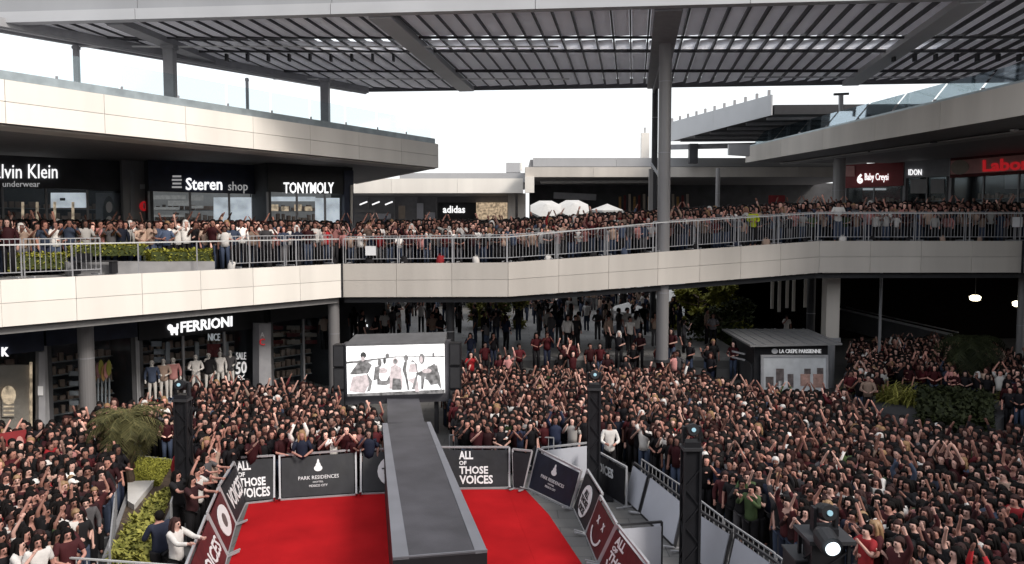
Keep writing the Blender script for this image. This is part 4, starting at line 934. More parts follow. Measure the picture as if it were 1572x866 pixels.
t = thing('grey_box', PZ(307, 700, .9), 'grey equipment case at the end of the ground fence beside the left tower', 'box'); p = PZ(307, 700, 1.0); MB().box((p.x, p.y, .95), (.45, .35, .3)).build('case', 'board_white', t); MB().box((p.x, p.y, .4), (.06, .06, .8)).build('leg', 'galv', t)

# =================================================================== LIGHTING TOWERS
def tower(px, pyb, topy, lab, wd=.30, lens='lens_cyan', lens_r=.045, fwd=False, d=None, xo=0):
    p = PZ(px, pyb) if d is None else V((px-786)/FPX*d, d, 0); zt = PD(px, topy, p.y).z
    t = thing('lighting_tower', (p.x, p.y, 0), lab, 'lighting tower'); h = wd/2
    MB().box((p.x, p.y, .03), (1.0, 1.0, .06)).build('base_plate', 'black', t)
    b = MB()
    for sx in (-1, 1):
        for sy in (-1, 1): b.bar((p.x+sx*h, p.y+sy*h, .06), (p.x+sx*h, p.y+sy*h, zt-.5), .05)
    k = int((zt-.6)/.4)
    for i in range(k):
        z0 = .1+i*.4; s_ = 1 if i % 2 else -1
        b.bar((p.x-s_*h, p.y-h, z0), (p.x+s_*h, p.y-h, z0+.4), .025); b.bar((p.x-h, p.y+s_*h, z0), (p.x-h, p.y-s_*h, z0+.4), .025); b.bar((p.x+h, p.y+s_*h, z0), (p.x+h, p.y-s_*h, z0+.4), .025)
    b.build('truss', 'black', t)
    MB().box((p.x, p.y, (zt-.5)/2+.03), (wd*.86, wd*.86, zt-.62)).build('cloth_sleeve', 'black', t)
    MB().box((p.x, p.y, zt-.48), (wd*1.3, wd*1.3, .06)).build('top_plate', 'steel_dark', t)
    MB().box((p.x, p.y, zt-.40), (.34, .3, .12)).build('light_base', 'black', t)
    MB().box((p.x-.17, p.y, zt-.2), (.05, .14, .34)).build('yoke_arm', 'black', t); MB().box((p.x+.17, p.y, zt-.2), (.05, .14, .34)).build('yoke_arm', 'black', t)
    MB().tube([(p.x, p.y+.18, zt-.20), (p.x, p.y+.12, zt-.14), (p.x, p.y-.12, zt-.08), (p.x, p.y-.2, zt-.06)], [.08, .13, .14, .12], 12).build('light_head', 'black', t)
    MB().tube([(p.x, p.y-.2, zt-.06), (p.x, p.y-.22, zt-.055)], lens_r, 12).build('lens', lens, t)
    return t
tower(285, 792, 585, 'black lighting tower beside the planted bed left of the carpet')
tower(911, 762, 570, 'black lighting tower at the back right of the carpet')
tower(1058, 895, 652, 'tall black lighting tower standing in the outer barrier line', wd=.32)
tower(1276, 900, 775, 'nearest black lighting tower at the bottom right', wd=.55, d=12.0)
# big bright beam lamp at the bottom right with black gear around it
t = thing('beam_light', PD(1278, 842, 11.6), 'bright white round stage lamp at the bottom right', 'stage lamp')
p = PD(1278, 842, 11.2); MB().tube([p, p+V(0, -.03, -.008)], .105, 20).build('lens', 'beam_lens', t); MB().tube([p+V(0, .45, .05), p+V(0, .3, .05), p+V(0, .02, 0)], [.12, .17, .16], 16).build('housing', 'black', t)
for i, (px, py, dd_, sx, sz) in enumerate(((1238, 850, 12.3, .55, .5), (1215, 880, 12.6, .5, .6), (1262, 870, 12.8, .5, .9))):
    p = PD(px, py, dd_); t = thing('equipment_case', (p.x, p.y, p.z-sz), ('black equipment case left of the bright stage lamp', 'lowest black equipment case at the bottom right', 'black equipment case under the bright stage lamp')[i], 'equipment case')
    MB().box((p.x, p.y, (p.z)/2), (sx, .6, p.z)).build('case', 'black', t); MB().box((p.x, p.y-.31, p.z-.1), (.12, .02, .05)).build('latch', 'galv', t)
    MB().box((p.x, p.y, p.z+.01), (sx+.04, .64, .03)).build('lid', 'steel_dark', t)

# =================================================================== PLANTS
def leaf_cloud(pts_fn, n, size, seed, droop=.0, long_=1.6):
    r = np.random.default_rng(seed); b = MB()
    for i in range(n):
        p = Vector(pts_fn(r)); a = r.uniform(0, 2*pi); e = r.uniform(-.9, .9)-droop
        d = Vector((cos(a)*cos(e), sin(a)*cos(e), sin(e))); s_ = Vector((-sin(a), cos(a), r.uniform(-.5, .5))).normalized(); sz = size*r.uniform(.6, 1.4)
        b.add([p-s_*sz*.4, p+d*sz*long_*.5-s_*sz*.5, p+d*sz*long_, p+s_*sz*.4], [(0, 1, 2, 3)])
    return b
def hedge(poly, z0, z1, lab, m='leaf_hedge', size=.07, dens=420, cat='hedge', name='hedge', boxm='leaf_dark'):
    xs = [p[0] for p in poly]; ys = [p[1] for p in poly]; cx, cy = sum(xs)/len(xs), sum(ys)/len(ys)
    t = thing(name, (cx, cy, z0), lab, cat)
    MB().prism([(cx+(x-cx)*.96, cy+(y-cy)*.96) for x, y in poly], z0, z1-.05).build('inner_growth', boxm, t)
    P = [Vector((x, y, 0)) for x, y in poly]; n = len(P)
    per = sum((P[i]-P[(i+1) % n]).length for i in range(n)); area = abs(sum(P[i].x*P[(i+1) % n].y-P[(i+1) % n].x*P[i].y for i in range(n)))/2
    def fn(r):
        if r.uniform() < area/(area+per*(z1-z0)):
            a, b_, c_, d_ = (P+[P[-1]])[:4] if n < 4 else P[:4]; u, v = r.uniform(), r.uniform(); q = (a*(1-u)+b_*u)*(1-v)+(d_*(1-u)+c_*u)*v; return (q.x, q.y, z1+r.normal(0, .03)-.02)
        i = r.integers(n); q = P[i].lerp(P[(i+1) % n], r.uniform()); return (q.x+r.normal(0, .02), q.y+r.normal(0, .02), r.uniform(z0, z1))
    leaf_cloud(fn, int(dens*(area+per*(z1-z0))), size, hash(lab) % 999 if False else len(lab)*7).build('foliage', m, t)
    return t
# hedges on the left deck
def dq(px0, px1, yb, d0, depth=.7):
    a = PD(px0, yb, d0); c = PD(px1, yb, d0+(px1-px0)*.012); n_ = V(-.6, .8, 0)
    return [(a.x, a.y), (c.x, c.y), (c.x+n_.x*depth, c.y+n_.y*depth), (a.x+n_.x*depth, a.y+n_.y*depth)], a.z
q, z = dq(108, 224, 393, 27.6); hedge(q, z-.02, z+.38, 'clipped green hedge in the grey planter behind the black bench', dens=300)
q, z = dq(231, 325, 403, 28.2); hedge(q, z-.02, z+.42, 'clipped green hedge right of the black bench on the left deck', dens=300)
q, z = dq(4, 102, 414, 26.0); hedge(q, z-.02, z+.5, 'green hedge behind the fence bars at far left of the deck', dens=300)
t = thing('deck_planter', PD(200, 420, 27), 'low grey planter wall on the left deck carrying the hedges', 'planter')
a, c = PD(104, 423, 26.2), PD(330, 411, 29.2); MB().hexa([V(a.x, a.y, 5.92), V(c.x, c.y, 5.92), V(c.x-.5, c.y+.7, 5.92), V(a.x-.5, a.y+.7, 5.92)], [V(a.x, a.y, 6.38), V(c.x, c.y, 6.30), V(c.x-.5, c.y+.7, 6.30), V(a.x-.5, a.y+.7, 6.38)]).build('planter_wall', 'concrete', t)
t = thing('bench', PD(142, 410, 26.3), 'black slatted bench in front of the hedge on the left deck', 'bench'); a, c = PD(108, 402, 25.9), PD(175, 401, 26.7)
for i in range(3): MB().bar(a+V(-.02, .12*i, 0), c+V(-.02, .12*i, 0), .1, .05).build('seat_slat', 'black', t)
MB().box(a+V(.1, .15, -.22), (.1, .4, .4)).build('leg', 'black', t); MB().box(c+V(-.1, .15, -.22), (.1, .4, .4)).build('leg', 'black', t); MB().bar(a+V(0, .4, .15), a+V(.5, .45, .15), .04, .25).build('backrest', 'black', t)
# planted bed on the ground, left
pl = [PZ(205, 736, .5), PZ(268, 733, .5), PZ(214, 862, .5), PZ(168, 853, .5)]
hd_ = [PZ(202, 775, .6), PZ(236, 770, .6), PZ(212, 864, .6), PZ(166, 854, .6)]
t = thing('planted_bed', PZ(220, 790), 'long raised bed with pale kerbs and olive ground cover left of the carpet', 'planter')
kb = [PZ(212, 700, .35), PZ(266, 706, .35), PZ(285, 735, .35), PZ(222, 872, .35), PZ(160, 858, .35), PZ(196, 760, .35)]
MB().prism([(p.x, p.y) for p in kb], 0, .32).build('soil', 'trunk', t)
for a, c in zip(kb, kb[1:]+kb[:1]): MB().bar(a-V(0, 0, .17), c-V(0, 0, .17), .10, .36).build('kerb', 'concrete', t)
P4 = [PZ(208, 703, .4), PZ(264, 708, .4), PZ(243, 742, .4), PZ(200, 742, .4)]
hedge([(p.x, p.y) for p in P4], .3, .46, 'flat olive lawn patch in the far half of the left bed', 'leaf_hedge', .03, 2500, 'plant', 'lawn_patch')
hedge([(p.x, p.y) for p in (PZ(224, 768, .5), PZ(262, 745, .5), PZ(246, 790, .5), PZ(212, 810, .5))], .3, .5, 'dull olive ground cover in the middle of the left bed', 'leaf_olive', .06, 600, 'plant', 'ground_cover')
hedge([(p.x, p.y) for p in (PZ(206, 792, .75), PZ(238, 800, .75), PZ(222, 862, .75), PZ(170, 852, .75))], .3, .8, 'bushy yellow green hedge at the near end of the left bed', 'leaf_olive', .08, 520)
sp = [PZ(196, 740, .45), PZ(237, 738, .45), PZ(206, 776, .45), PZ(196, 770, .45)]
tag(MB().prism([(p.x, p.y) for p in sp], .32, .47).build('stone_slab', 'paving_white'), 'bright white stone slab at the foot of the left palm', 'slab')

def palm(base, h, crad, nf, lab, m='leaf_palm', seed=1, lean=.0, droop=1.0, trunk_r=.13):
    t = thing('palm_tree', base, lab, 'palm tree'); r = random.Random(seed)
    top = Vector(base)+V(lean, 0, h)
    MB().tube([Vector(base).lerp(top, i/7)+V(.02*sin(i*2.1), 0, 0) for i in range(8)], [trunk_r*(1.15 if i % 2 else 1)*(1-.03*i) for i in range(8)], 10).build('trunk', 'trunk', t)
    b = MB()
    for k in range(nf):
        a = r.uniform(0, 2*pi); e0 = r.uniform(-.5, 1.25); L = crad*r.uniform(.85, 1.2); p = top.copy(); e = e0; N = 9; prev = p
        for i in range(N):
            d = V(cos(a)*cos(e), sin(a)*cos(e), sin(e)); q = p+d*L/N; e -= droop*.22
            sd_ = V(-sin(a), cos(a), 0)
            for s_ in (-1, 1):
                for jj in (0, .5):
                    pp = p.lerp(q, jj); ll = L*.30*(1-abs((i+jj)/N-.45)*.9); wv = d*ll*.55+sd_*s_*ll*.75+V(0, 0, -ll*.28*r.uniform(.4, 1.5)); ww = d*.015*crad
                    b.add([pp-ww, pp+ww, pp+wv+ww*.3, pp+wv-ww*.3], [(0, 1, 2, 3)])
            b.add([p-sd_*.012, p+sd_*.012, q+sd_*.008, q-sd_*.008], [(0, 1, 2, 3)]); p = q
    b.build('crown', m, t); return t
pb = PZ(200, 748, .3); palm(pb, 1.8, 1.12, 110, 'shaggy small palm tree growing from the bed at left', seed=3, droop=.95, trunk_r=.11, lean=-.03)
pb = PZ(1498, 650, .4); pb = V((1495-786)/FPX*33.5, 33.5, 0); palm(pb, 2.35, 1.75, 70, 'dark bushy palm tree under the right deck', 'leaf_deep', seed=5, droop=1.15, trunk_r=.16)
def tree(base, h, rad, hz, n, lab, m, seed, size=.14, flat=False):
    t = thing('tree', base, lab, 'tree'); r_ = random.Random(seed); B = Vector(base)
    tb = MB(); tb.tube([B, B+V(.03, 0, h*.4), B+V(-.02, 0, h*.75)], [.1, .08, .05], 8)
    for k in range(7):
        a = k*2.4; z0 = h*(.35+.07*k); tb.tube([B+V(0, 0, z0), B+V(cos(a)*rad*.5, sin(a)*rad*.5, z0+.3)], [.045, .02], 6)
    tb.build('trunk', 'trunk', t)
    clumps = []
    for k in range(16):
        a = r_.uniform(0, 2*pi); rr = rad*sqrt(r_.uniform(0, 1)); z = h-hz/2+r_.uniform(-.5, .5)*hz; clumps.append((B.x+rr*cos(a), B.y+rr*sin(a), B.z+z, rad*r_.uniform(.22, .42)))
    def fn(r):
        c_ = clumps[r.integers(len(clumps))]; v = Vector(r.normal(0, 1, 3)); v.normalize(); v *= c_[3]*r.uniform(.5, 1.05)
        return (c_[0]+v.x, c_[1]+v.y, c_[2]+v.z*(.35 if flat else .8))
    leaf_cloud(fn, n, size, seed).build('crown', m, t)
    return t
tree(V((762-786)/FPX*46, 46, 1.75), 2.2, 1.5, 1.9, 4500, 'small bushy tree on the lower plaza seen under the bridge', 'leaf_olive', 11)
tree(V((745-786)/FPX*52, 52, 1.75), 1.7, 1.4, 1.3, 2200, 'farther small tree under the bridge left of centre', 'leaf_dark', 12)
tree(V((1074-786)/FPX*45.5, 45.5, 1.0), 3.3, 2.3, 3.2, 9000, 'olive layered tree right of the tall column under the bridge', 'leaf_hedge', 13, flat=True, size=.16)
tree(V((1110-786)/FPX*41, 41, 0), 3.6, 1.8, 2.6, 3500, 'dark lower shrubby tree behind the kiosk', 'leaf_dark', 14, size=.16)
# right planter with strap-leaf plants
t = thing('right_planter', PZ(1430, 640), 'low dark planter bed amid the crowd at right', 'planter')
P4 = [PZ(1330, 628, .6), PZ(1525, 655, .6), PZ(1560, 615, .6), PZ(1370, 595, .6)]
MB().prism([(p.x, p.y) for p in P4], 0, .55).build('planter_wall', 'shop_dark', t)
def straps(c_, rad, h, n, lab, m, seed):
    r = random.Random(seed); b = MB(); c_ = Vector(c_)
    for k in range(n):
        a = r.uniform(0, 2*pi); rr = rad*sqrt(r.random())*.7; p = c_+V(cos(a*3)*rr, sin(a*3)*rr, 0); e = r.uniform(.5, 1.4); L = h*r.uniform(.8, 1.5); s_ = V(-sin(a), cos(a), 0)*.035; pr = p
        for i in range(5):
            q = pr+V(cos(a)*cos(e), sin(a)*cos(e), sin(e))*L/5; e -= .42; w0 = s_*(1-i/5); w1 = s_*(1-(i+1)/5)
            b.add([pr-w0, pr+w0, q+w1, q-w1], [(0, 1, 2, 3)]); pr = q
    t = thing('strap_plant', c_, lab, 'plant'); b.build('leaves', m, t); MB().tube([c_-V(0, 0, .1), c_+V(0, 0, .12)], [rad*.3, rad*.2], 8).build('crown_base', 'trunk', t)
straps(PZ(1345, 612, .55), .9, 1.1, 260, 'arching yellow green strap leaved plant right of the kiosk', 'leaf_olive', 1)
straps(PZ(1385, 618, .55), .9, 1.1, 260, 'arching strap leaved plant in the middle of the right planter', 'leaf_olive', 2)
straps(PZ(1568, 622, .5), .8, .9, 200, 'olive strap leaved plant at the right photo edge', 'leaf_olive', 3)
hedge([(p.x, p.y) for p in (PZ(1412, 655, .9), PZ(1520, 660, .9), PZ(1520, 615, .9), PZ(1412, 605, .9))], .3, 1.25, 'dark rounded hedge mass in the right planter', 'leaf_deep', .12, 160)

# red banner far left
t = thing('red_stand', PZ(18, 700), 'red printed promotional stand among the crowd at the left edge', 'sign stand')
a, c = PD(-14, 668, 21.2), PD(40, 664, 21.8); z1 = a.z; MB().quad(vq(a, c, .9, z1), nrm2(a, c), .06).build('panel', 'red_sign', t); q = wallquad((a.x, a.y), (c.x, c.y), 22, 38, 668, 695, .05); disc(q, .5, .5, .4, .45, 14, 'pink_sign', t, 'emblem', nrm2(a, c), .02)
MB().bar(V(a.x, a.y, 0), V(a.x, a.y, 1), .05).build('leg', 'steel_mid', t); MB().bar(V(c.x, c.y, 0), V(c.x, c.y, 1), .05).build('leg', 'steel_mid', t)

# deck clutter: notices, bags
for px, py, mm, lab, sx, sz in ((569, 385, 'letters_print', 'white notice board hung on the bridge fence', .45, .4), (1562, 341, 'letters_print', 'white notice board on the fence at the right edge', .45, .45)):
    p = PD(px, py, edge_y(PD(px, py, 33.5).x)+.35); t = thing('notice_board', p, lab, 'sign'); MB().box(p, (sx, .03, sz)).build('board', mm, t); MB().box(p+V(0, .02, sz*.45), (sx*.2, .03, .06)).build('clip', 'steel_mid', t)

# =================================================================== PEOPLE
# arm poses: list of (elbow, hand) for right arm (+x); mirrored for left with own entries. local: facing -Y, 1.68 tall
SHZ = 1.40
ARM = {
 'down':  ((.25, .02, 1.13), (.24, -.06, .90)),
 'up':    ((.30, -.04, 1.62), (.22, -.10, 1.88)),
 'phone': ((.27, -.16, 1.22), (.12, -.30, 1.45)),
 'fwd':   ((.24, -.24, 1.26), (.18, -.50, 1.30)),
 'high':  ((.24, -.06, 1.66), (.10, -.12, 1.93)),
 'wave':  ((.36, -.02, 1.50), (.42, -.08, 1.76)),
 'rest':  ((.26, -.10, 1.14), (.12, -.26, 1.10)),
}
POSES = [('down', 'down'), ('up', 'up'), ('phone', 'phone'), ('down', 'up'), ('high', 'phone'), ('fwd', 'fwd'), ('wave', 'rest'), ('rest', 'rest'), ('high', 'high'), ('phone', 'down')]
POSEW = [16, 1.5, 13, 2.5, 2.5, 4, 2, 16, 1.2, 9]
def arm_pts(pose, s):
    e, h = ARM[pose]; return V(s*.175, .0, SHZ), V(s*e[0], e[1], e[2]), V(s*h[0], h[1], h[2])
def skin_mesh(nodes, edges, name, sub_=1):
    me = bpy.data.meshes.new(name); me.from_pydata([n[0] for n in nodes], edges, []); o = bpy.data.objects.new(name, me); COL.objects.link(o)
    md = o.modifiers.new('s', 'SKIN'); md.use_smooth_shade = True
    if not me.skin_vertices: 
        with bpy.context.temp_override(object=o, active_object=o): bpy.ops.object.skin_root_mark()
    for i, n in enumerate(nodes): me.skin_vertices[0].data[i].radius = n[1] if isinstance(n[1], tuple) else (n[1], n[1]); me.skin_vertices[0].data[i].use_root = (i == 0)
    if sub_: sd_ = o.modifiers.new('u', 'SUBSURF'); sd_.levels = sub_; sd_.render_levels = sub_
    bpy.context.view_layer.update(); ev = o.evaluated_get(bpy.context.evaluated_depsgraph_get()); r = bpy.data.meshes.new_from_object(ev); r.name = name
    bpy.data.objects.remove(o); bpy.data.meshes.remove(me)
    r.polygons.foreach_set('use_smooth', [True]*len(r.polygons)); return r
def hero_body(pl_, pr_, name):
    N = [(V(0, 0, .95), (.10, .075)), (V(0, 0, 1.15), (.125, .09)), (V(0, 0, 1.33), (.14, .10)), (V(0, .005, 1.44), (.06, .06)), (V(0, -.01, 1.50), (.055, .06)), (V(0, -.02, 1.56), (.082, .092)), (V(0, -.005, 1.64), (.080, .092)), (V(0, -.105, 1.555), (.016, .016))]
    Ed = [(0, 1), (1, 2), (2, 3), (3, 4), (4, 5), (5, 6), (5, 7)]
    for s, p in ((-1, pl_), (1, pr_)):
        S, E_, H = arm_pts(p, s); k = len(N); d = (H-E_).normalized()
        side = d.cross(V(0, 1, 0)); side = side.normalized() if side.length > .1 else V(1, 0, 0)
        N += [(S, .055), (E_, .04), (H-d*.03, .028), (H+d*.035, (.038, .022)), (H+d*.10+side*.02, .013), (H+d*.11, .013), (H+d*.10-side*.02, .013), (H+d*.085+side*.04, .011), (H+side*.055+d*.03, .013)]
        Ed += [(2, k), (k, k+1), (k+1, k+2), (k+2, k+3), (k+3, k+4), (k+3, k+5), (k+3, k+6), (k+3, k+7), (k+3, k+8)]
    for s in (-1, 1):
        k = len(N); N += [(V(s*.09, 0, .86), .085), (V(s*.10, -.01, .48), .058), (V(s*.10, .015, .10), .04), (V(s*.11, -.10, .04), (.04, .035))]; Ed += [(0, k), (k, k+1), (k+1, k+2), (k+2, k+3)]
    return skin_mesh(N, Ed, name)
def hero_shirt(pl_, pr_, name, long_=False):
    N = [(V(0, 0, .78), (.185, .15)), (V(0, 0, .92), (.175, .135)), (V(0, 0, 1.13), (.15, .115)), (V(0, 0, 1.31), (.165, .125)), (V(0, .005, 1.425), (.085, .085))]; Ed = [(0, 1), (1, 2), (2, 3), (3, 4)]
    for s, p in ((-1, pl_), (1, pr_)):
        S, E_, H = arm_pts(p, s); k = len(N)
        if long_: N += [(S, .075), (E_, .056), (E_.lerp(H, .85), .042)]; Ed += [(3, k), (k, k+1), (k+1, k+2)]
        else: N += [(S, .078), (S.lerp(E_, .75), .062)]; Ed += [(3, k), (k, k+1)]
    return skin_mesh(N, Ed, name)
def hero_trousers(name):
    N = [(V(0, 0, .97), (.16, .12))]; Ed = []
    for s in (-1, 1): k = len(N); N += [(V(s*.09, 0, .84), .12), (V(s*.10, -.01, .48), .09), (V(s*.10, .012, .06), .072)]; Ed += [(0, k), (k, k+1), (k+1, k+2)]
    return skin_mesh(N, Ed, name)
def hair_mb(kind):
    b = MB(); c = V(0, .02, 1.60); rj = random.Random(kind); rings = 7; seg = 14; vs = []
    for i in range(rings+1):
        th = pi*i/rings*.80
        for j in range(seg):
            ph = 2*pi*j/seg; rr = .098*sin(th)*(1+(rj.uniform(-.05, .07) if kind != 'cap' else 0)); y = rr*sin(ph)*1.08; zz = .108*cos(th)
            if sin(ph) < -.35 and th > 1.0: rr *= .88; zz = max(zz, .030+.01*cos(j)); y = max(y, -.092)
            vs.append((rr*cos(ph)*.90, c.y+y, c.z+zz))
    b.add(vs, [(i*seg+j, (i+1)*seg+j, (i+1)*seg+(j+1) % seg, i*seg+(j+1) % seg) for i in range(rings) for j in range(seg)])
    if kind == 'long':
        b.tube([(0, .05, 1.64), (0, .075, 1.54), (.01, .085, 1.40), (0, .10, 1.24), (-.01, .10, 1.14)], [(.088, .05), (.105, .055), (.12, .045), (.10, .035), (.04, .015)], 9)
        for s in (-1, 1): b.tube([(s*.06, -.03, 1.675), (s*.082, -.02, 1.60), (s*.092, -.005, 1.50), (s*.105, -.03, 1.38), (s*.09, -.06, 1.24)], [.02, .03, .036, .034, .014], 6)
    if kind == 'cap': b.add([(-.08, -.07, 1.655), (.08, -.07, 1.655), (.06, -.17, 1.635), (-.06, -.17, 1.635), (-.08, -.07, 1.645), (.08, -.07, 1.645), (.06, -.17, 1.628), (-.06, -.17, 1.628)], [(0, 1, 2, 3), (4, 7, 6, 5), (3, 2, 6, 7)])
    return b
def face_mb():
    b = MB()
    for s in (-1, 1):
        b.box((s*.032, -.103, 1.585), (.026, .012, .011)); b.box((s*.032, -.104, 1.606), (.034, .012, .006))
    b.box((0, -.100, 1.525), (.042, .012, .008)); return b
HB, HS, HSL = {}, {}, {}
for i, (a_, b__) in enumerate(POSES):
    HB[i] = hero_body(a_, b__, 'person_body'); HS[i] = hero_shirt(a_, b__, 'shirt_mesh'); HSL[i] = hero_shirt(a_, b__, 'jacket_mesh', True)
for me in list(HB.values())+list(HS.values())+list(HSL.values()): me.materials.clear(); me.materials.append(M['skin_a'])
HT = hero_trousers('trousers_mesh'); HT.materials.clear(); HT.materials.append(M['cl_black'])
HH = {k: hair_mb(k).mesh('hair_mesh', 'hair_black', smooth=True) for k in ('short', 'long', 'cap')}
FACE = face_mb().mesh('face_mesh', 'hair_black')
PH = MB().box((0, 0, 0), (.075, .012, .15)).mesh('phone_mesh', 'black')
def setmat(o, m): o.material_slots[0].link = 'OBJECT'; o.material_slots[0].material = M[m]
def person(loc, rz, pose, shirt, trousers, hair, skin, sleeves, hm, lab, group=None, sc_=1.0, phone=False):
    o = bpy.data.objects.new('person', HB[pose]); COL.objects.link(o); o.location = loc; o.rotation_euler = (0, 0, rz); o.scale = (sc_,)*3
    tag(o, lab, 'person', group); setmat(o, skin)
    for nm, me, m_ in (('shirt', (HSL if sleeves else HS)[pose], shirt), ('trousers', HT, trousers), ('cap' if hair == 'cap' else 'hair', HH[hair], hm)):
        c = bpy.data.objects.new(nm, me); COL.objects.link(c); c.parent = o; setmat(c, m_)
    c = bpy.data.objects.new('eyes', FACE); COL.objects.link(c); c.parent = o; c['kind'] = 'stuff'
    o.scale = (sc_*R.uniform(.92, 1.10), sc_*R.uniform(.95, 1.05), sc_)
    return o
# ---- low-detail person templates for the mass of the crowd
def low_template(pose, hair, long_sl):
    """returns verts, tris, part index per vertex (0 skin,1 shirt,2 trousers,3 hair)"""
    V_, F_, K_ = [], [], []
    def add(b, part):
        k = len(V_); V_.extend(b.v); K_.extend([part]*len(b.v))
        for f in b.f:
            for i in range(1, len(f)-1): F_.append((k+f[0], k+f[i], k+f[i+1]))
    b = MB(); b.tube([(0, 0, 1.40), (0, -.01, 1.46), (0, -.035, 1.49), (0, -.025, 1.55), (0, -.01, 1.62), (0, .01, 1.67)], [(.055, .05), (.052, .052), (.050, .060), (.074, .080), (.074, .082), (.03, .03)], 8)
    for s, p in ((-1, POSES[pose][0]), (1, POSES[pose][1])):
        S, E_, H = arm_pts(p, s); d = (H-E_).normalized()
        b.tube([S.lerp(E_, .6), E_, H, H+d*.06, H+d*.13], [.045, .042, .03, (.045, .02), (.03, .012)], 5)
    add(b, 0)
    b = MB(); b.tube([(0, 0, .88), (0, 0, 1.05), (0, 0, 1.30), (0, 0, 1.40), (0, 0, 1.45)], [(.17, .12), (.155, .115), (.19, .125), (.17, .10), (.07, .06)], 8)
    for s, p in ((-1, POSES[pose][0]), (1, POSES[pose][1])):
        S, E_, H = arm_pts(p, s); e = E_ if not long_sl else E_
        b.tube([S-V(s*.03, 0, 0), S.lerp(E_, .45), E_.lerp(S, .15)]+([E_.lerp(H, .8)] if long_sl else []), [.075, .062, .055]+([.04] if long_sl else []), 5)
    add(b, 1)
    b = MB()
    for s in (-1, 1): b.tube([(s*.085, 0, .92), (s*.095, -.01, .5), (s*.10, .01, .03)], [.095, .07, .06], 5)
    add(b, 2)
    add(hair_low(hair), 3)
    return np.array(V_, np.float32), np.array(F_, np.int32), np.array(K_, np.int8)
def hair_low(kind):
    b = MB(); seg = 7; vs = []; c = V(0, .022, 1.605)
    for th, rr, in ((0.0, .02), (.6, .072), (1.15, .104), (1.7, .110), (2.4, .09)):
        for j in range(seg):
            ph = 2*pi*j/seg; y = rr*sin(ph)*1.05; z = .115*cos(th)
            if sin(ph) < -.2 and th > 1.2: y = -.09; z = .022
            vs.append((rr*cos(ph)*.92, c.y+y, c.z+z))
    b.add(vs, [(i*seg+j, (i+1)*seg+j, (i+1)*seg+(j+1) % seg, i*seg+(j+1) % seg) for i in range(4) for j in range(seg)])
    if kind == 'long': 
        b.tube([(0, .06, 1.6), (0, .09, 1.45), (0, .10, 1.25)], [(.09, .05), (.11, .05), (.06, .02)], 6)
        for s in (-1, 1): b.tube([(s*.08, -.02, 1.61), (s*.09, -.04, 1.5), (s*.10, -.06, 1.34)], [.032, .036, .018], 5)
    for s in (-1, 1): b.add([(s*.018, -.112, 1.565), (s*.042, -.106, 1.565), (s*.042, -.106, 1.58), (s*.018, -.112, 1.58)], [(0, 1, 2, 3)])
    return b
LOW = [[low_template(p, h, ls) for h, ls in (('short', False), ('long', False), ('short', True), ('long', True))] for p in range(len(POSES))]
SHIRTS = [('cl_black', 40), ('cl_maroon', 26), ('cl_wine', 18), ('cl_navy', 4), ('cl_grey', 6), ('cl_white', 9), ('cl_denim', 2), ('cl_beige', 4), ('cl_red', 2.2), ('cl_green', 2), ('cl_pink', 3)]
TROUS = [('cl_black', 50), ('cl_denim', 30), ('cl_navy', 10), ('cl_grey', 10)]
SKINS = [('skin_a', 42), ('skin_b', 28), ('skin_c', 30)]; HAIRS = [('hair_black', 74), ('hair_brown', 20), ('hair_fair', 2.5), ('cl_white', 1.8), ('cl_black', 1.7)]
COLV = {}
def col_of(m):
    if m not in COLV:
        for n_ in M[m].node_tree.nodes:
            if n_.type == 'VECT_MATH': COLV[m] = tuple(n_.inputs[0].default_value); break
    return COLV[m]
def pick(L, r=R): return r.choices([a for a, _ in L], [w_ for _, w_ in L])[0]
def inpoly(x, y, P):
    c = False; n = len(P)
    for i in range(n):
        x1, y1 = P[i][0], P[i][1]; x2, y2 = P[(i+1) % n][0], P[(i+1) % n][1]
        if (y1 > y) != (y2 > y) and x < (x2-x1)*(y-y1)/(y2-y1)+x1: c = not c
    return c
HZ_ = 1.6
def PH_(l, z=1.6): return [tuple(PZ(x, y, z))[:2] for x, y in l]
regions = []  # name, polygon, z-function, spacing, exclude polygons, face target, phrase
kioskP = [(p.x+(p.x-11.8)*.05, p.y-.0) for p in rf]; kioskP = [(k_[0], k_[1]) for k_ in kioskP]
planR = [(p.x, p.y) for p in P4]
bedP = PH_([(208, 698), (270, 702), (288, 738), (226, 880), (155, 862), (192, 745)], .35)
runP = PH_([(575, 900), (775, 900), (672, 600), (578, 600)], .3)
regions.append(('left', PH_([(-60, 640), (60, 655), (150, 625), (310, 600), (325, 640), (305, 700), (255, 700), (165, 715), (140, 760), (120, 800), (95, 845), (-60, 845)]), lambda x, y: 0, .385, [bedP, PH_([(265, 620), (310, 620), (310, 800), (262, 800)], 0)], 'in the packed crowd at the lower left'))
regions.append(('midleft', PH_([(300, 590), (350, 585), (400, 592), (470, 590), (520, 600), (600, 612), (600, 668), (420, 672), (310, 690)]), lambda x, y: 0, .365, [runP, PH_([(515, 600), (700, 600), (700, 622), (515, 625)])], 'in the crowd behind the left banners'))
regions.append(('midright', PH_([(655, 600), (705, 575), (760, 565), (930, 568), (940, 600), (950, 645), (860, 645), (780, 655), (690, 656), (640, 640)]), lambda x, y: 0, .365, [runP], 'in the crowd behind the right banners'))
regions.append(('right', PH_([(935, 565), (1080, 572), (1140, 592), (1300, 606), (1330, 630), (1520, 665), (1640, 640), (1700, 900)])+[(7.9, 13.2), (6.35, 15.0), (5.75, 16.6), (5.2, 18.4), (4.5, 21.4), (3.6, 23.5)], lambda x, y: 0, .365, [kioskP, planR, PH_([(1190, 800), (1300, 790), (1310, 900), (1200, 900)])], 'in the dense crowd right of the white boards'))
